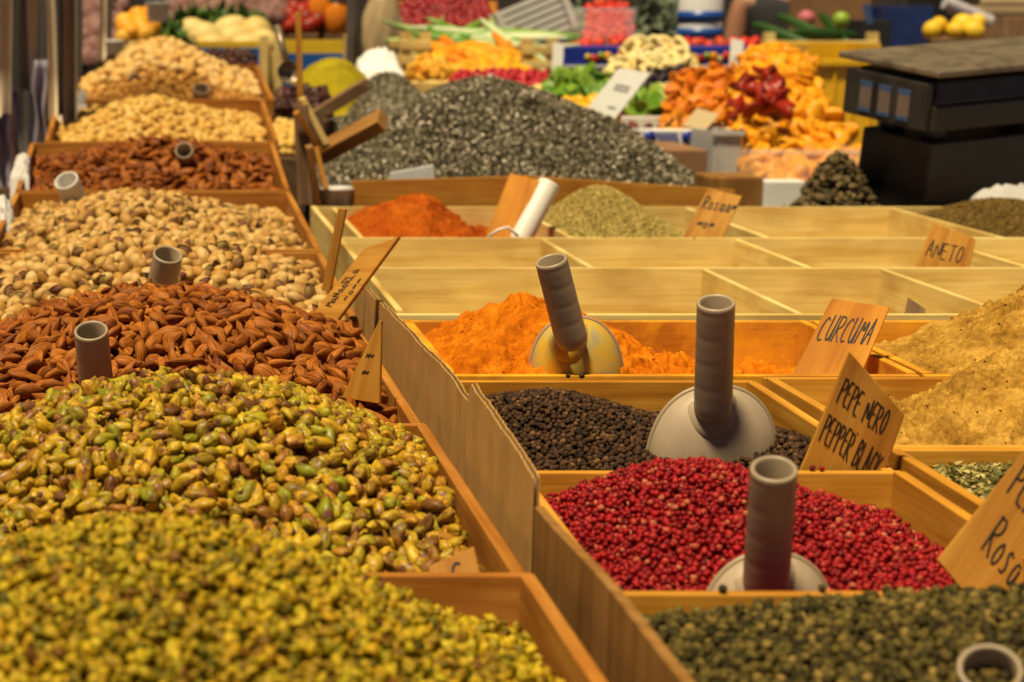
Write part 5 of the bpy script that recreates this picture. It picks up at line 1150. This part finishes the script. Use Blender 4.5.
# vendor behind the far stall (only a forearm and dark shirt reach the picture)
def person():
    hx = P(783, 10, 9.6).x; Yp = 9.62; r = thing('person', (hx, Yp, 0), 'person in a black shirt standing behind the far stall, one bare arm hanging', 'person')
    J = dict(pel=(0, 0, .98), chest=(0, 0, 1.30), neck=(0, .0, 1.50), head=(0, -.02, 1.63), top=(0, -.01, 1.76), lsh=(-.19, 0, 1.44), lel=(-.235, -.02, 1.16), lwr=(-.235, -.10, .95), rsh=(.19, 0, 1.44), rel=(.25, -.01, 1.16), rwr=(.2, -.12, .96), lhi=(-.1, 0, .92), lkn=(-.11, -.02, .5), lan=(-.11, .0, .08), lto=(-.12, -.14, .03), rhi=(.1, 0, .92), rkn=(.11, -.02, .5), ran=(.11, 0, .08), rto=(.12, -.14, .03), lha=(-.232, -.15, .87), rha=(.19, -.17, .9))
    Rd = dict(pel=.15, chest=.16, neck=.06, head=.095, top=.06, lsh=.07, lel=.046, lwr=.032, rsh=.07, rel=.046, rwr=.032, lhi=.09, lkn=.06, lan=.042, lto=.035, rhi=.09, rkn=.06, ran=.042, rto=.035, lha=.038, rha=.038)
    E = [('pel', 'chest'), ('chest', 'neck'), ('neck', 'head'), ('head', 'top'), ('chest', 'lsh'), ('lsh', 'lel'), ('lel', 'lwr'), ('lwr', 'lha'), ('chest', 'rsh'), ('rsh', 'rel'), ('rel', 'rwr'), ('rwr', 'rha'), ('pel', 'lhi'), ('lhi', 'lkn'), ('lkn', 'lan'), ('lan', 'lto'), ('pel', 'rhi'), ('rhi', 'rkn'), ('rkn', 'ran'), ('ran', 'rto')]
    ks = list(J)
    def skin(name, keys, grow, mat):
        me = bpy.data.meshes.new(name); kk = [k for k in ks if k in keys]; me.from_pydata([J[k] for k in kk], [(kk.index(a), kk.index(b_)) for a, b_ in E if a in keys and b_ in keys], []); me.materials.append(M[mat])
        o = link(name, me, r); md = o.modifiers.new('skin', 'SKIN'); md.use_smooth_shade = True
        for i, k in enumerate(kk): me.skin_vertices[0].data[i].radius = (Rd[k] * grow, Rd[k] * grow * (.75 if k in ('pel', 'chest') else 1))
        me.skin_vertices[0].data[0].use_root = True; s = o.modifiers.new('sub', 'SUBSURF'); s.levels = s.render_levels = 2; return o
    skin('body', set(ks), 1, 'skin_tone'); skin('shirt', {'pel', 'chest', 'lsh', 'rsh'}, 1.12, 'shirt_black'); skin('trousers', {'pel', 'lhi', 'lkn', 'lan', 'rhi', 'rkn', 'ran'}, 1.14, 'trousers_dark')
    o = lathe('hair', [(.0005, .135), (.06, .125), (.098, .08), (.108, .03), (.1, -.01)], (hx, Yp + .01, 1.66), (0, .25, 1), 'hair_dark', r, 24)
person()

# ------------------------------------------------------------------ flush the heaps: singles + one stuff object each
allV, allF, b0 = [], [], 0
for V, Fc in STATIC:
    allV += [tuple(v) for v in V]; allF += [tuple(i + b0 for i in f) for f in Fc]; b0 = len(allV)
bvh = BVHTree.FromPolygons(allV, allF)
for d in PEND:
    n = len(d['pos']); pick = np.zeros(n, bool)
    if d['single']:
        nr = d['nr'] / np.linalg.norm(d['nr'], axis=1, keepdims=True); q = d['pos'] + nr * d['size'] * .5
        px, py, fw = proj(q); facing = -(nr * (q - np.array(EYE))).sum(1) / np.linalg.norm(q - np.array(EYE), axis=1)
        ok = np.where((d['top'] == 0) & (px > 3) & (px < 1021) & (py > 3) & (py < 679) & (facing > .05))[0]
        ok = ok[np.argsort(fw[ok] / np.maximum(d['scl'][ok], .1))]
        lim = 300; got = 0
        for i in ok:
            dv = Vector(q[i]) - EYE; L = dv.length; hit = bvh.ray_cast(EYE, dv.normalized(), L - .002)
            if hit[0] is None: pick[i] = True; got += 1
            if got >= lim: break
        nm_, lb, ct = d['single']
        for i in np.where(pick)[0]:
            me = proto_mesh(d['protos'][d['which'][i]], nm_, d['mats'][:-1]); o = bpy.data.objects.new(nm_, me); C.objects.link(o)
            o.matrix_world = Matrix.Translation(Vector(d['pos'][i])) @ Matrix(d['rot'][i].tolist()).to_4x4() @ Matrix.Scale(float(d['scl'][i]), 4)
            tag(o, lb, ct, d['group'])
    k = ~pick
    o = merge(d['name'], d['protos'], d['which'][k], d['pos'][k], d['rot'][k], d['scl'][k], d['mats'], extra=d['ext'])
    tag(o, d['label'], 'heap', kind='stuff')

# stray peppercorns on the turmeric tray edge
individuals('black_peppercorn', BPC, ['black_peppercorn'], [P(568, 376, Y380 + .012) , P(582, 376, Y380 + .012)], 1.0, 'stray black peppercorn on the tray edge below the turmeric scoop', 'peppercorn', 'stray peppercorns on the tray edge')

def spill(name, protos, mat, rect, z, n, label, cat, group):
    pts = [Vector((random.uniform(rect[0], rect[1]), random.uniform(rect[2], rect[3]), z)) for _ in range(n)]
    individuals(name, protos, [mat], pts, .9, label, cat, group)
spill('pink_peppercorn', PPC, 'pink_peppercorn', (RX0 + .05, RX1 - .02, Y470 - .0085, Y470 - .003), 1.0028, 5, 'stray pink peppercorn on the ledge before the black pepper', 'peppercorn', 'stray pink peppercorns on the ledge')
spill('green_peppercorn', GPC, 'green_peppercorn', (RX0 + .04, .6, Y590 - .009, Y590 - .003), 1.003, 5, 'stray green peppercorn on the front ledge of the pink pepper tray', 'peppercorn', 'stray green peppercorns on the ledge')
spill('fennel_seed', FEN, 'fennel_seed', (.69, .98, Y238 + .001, Y238 + .008), 1.0012, 12, 'stray seed on the pale divider below the seed mound', 'seed', 'stray seeds on the pale divider')
spill('fennel_seed', FEN, 'dark_seed', (1.1, 1.44, Y207 + .001, Y207 + .008), 1.0012, 8, 'stray dark seed on the rear edge of the pale tray', 'seed', 'stray dark seeds on the rear edge')

# ------------------------------------------------------------------ light
SUN_EL, SUN_AZ = R(69), R(-38)        # azimuth: to the right of straight behind the camera
w = bpy.data.worlds.new('World'); scene.world = w; w.use_nodes = True; nt = w.node_tree; bg = nt.nodes['Background']
sky = nt.nodes.new('ShaderNodeTexSky'); sky.sky_type = 'NISHITA'; sky.sun_disc = False; sky.dust_density = .4; sky.ozone_density = 0; sky.air_density = .18; sky.sun_elevation = SUN_EL; sky.sun_rotation = R(180) - SUN_AZ
nt.links.new(sky.outputs[0], bg.inputs[0]); bg.inputs[1].default_value = .05
L = bpy.data.lights.new('sun', 'SUN'); L.energy = 5.0; L.angle = R(9); L.color = (1, .85, .53); lo = bpy.data.objects.new('sun', L); C.objects.link(lo)
dv = Vector((-math.sin(SUN_AZ) * math.cos(SUN_EL), math.cos(SUN_AZ) * math.cos(SUN_EL), -math.sin(SUN_EL)))
lo.rotation_euler = dv.to_track_quat('-Z', 'Y').to_euler()
vs = scene.view_settings; vs.view_transform = 'Standard'; vs.look = 'None'; vs.gamma = 1; vs.exposure = 0.26; vs.use_curve_mapping = False
scene.cycles.max_bounces = 8; scene.cycles.diffuse_bounces = 2; scene.cycles.transparent_max_bounces = 8
scene.cycles.use_denoising = True
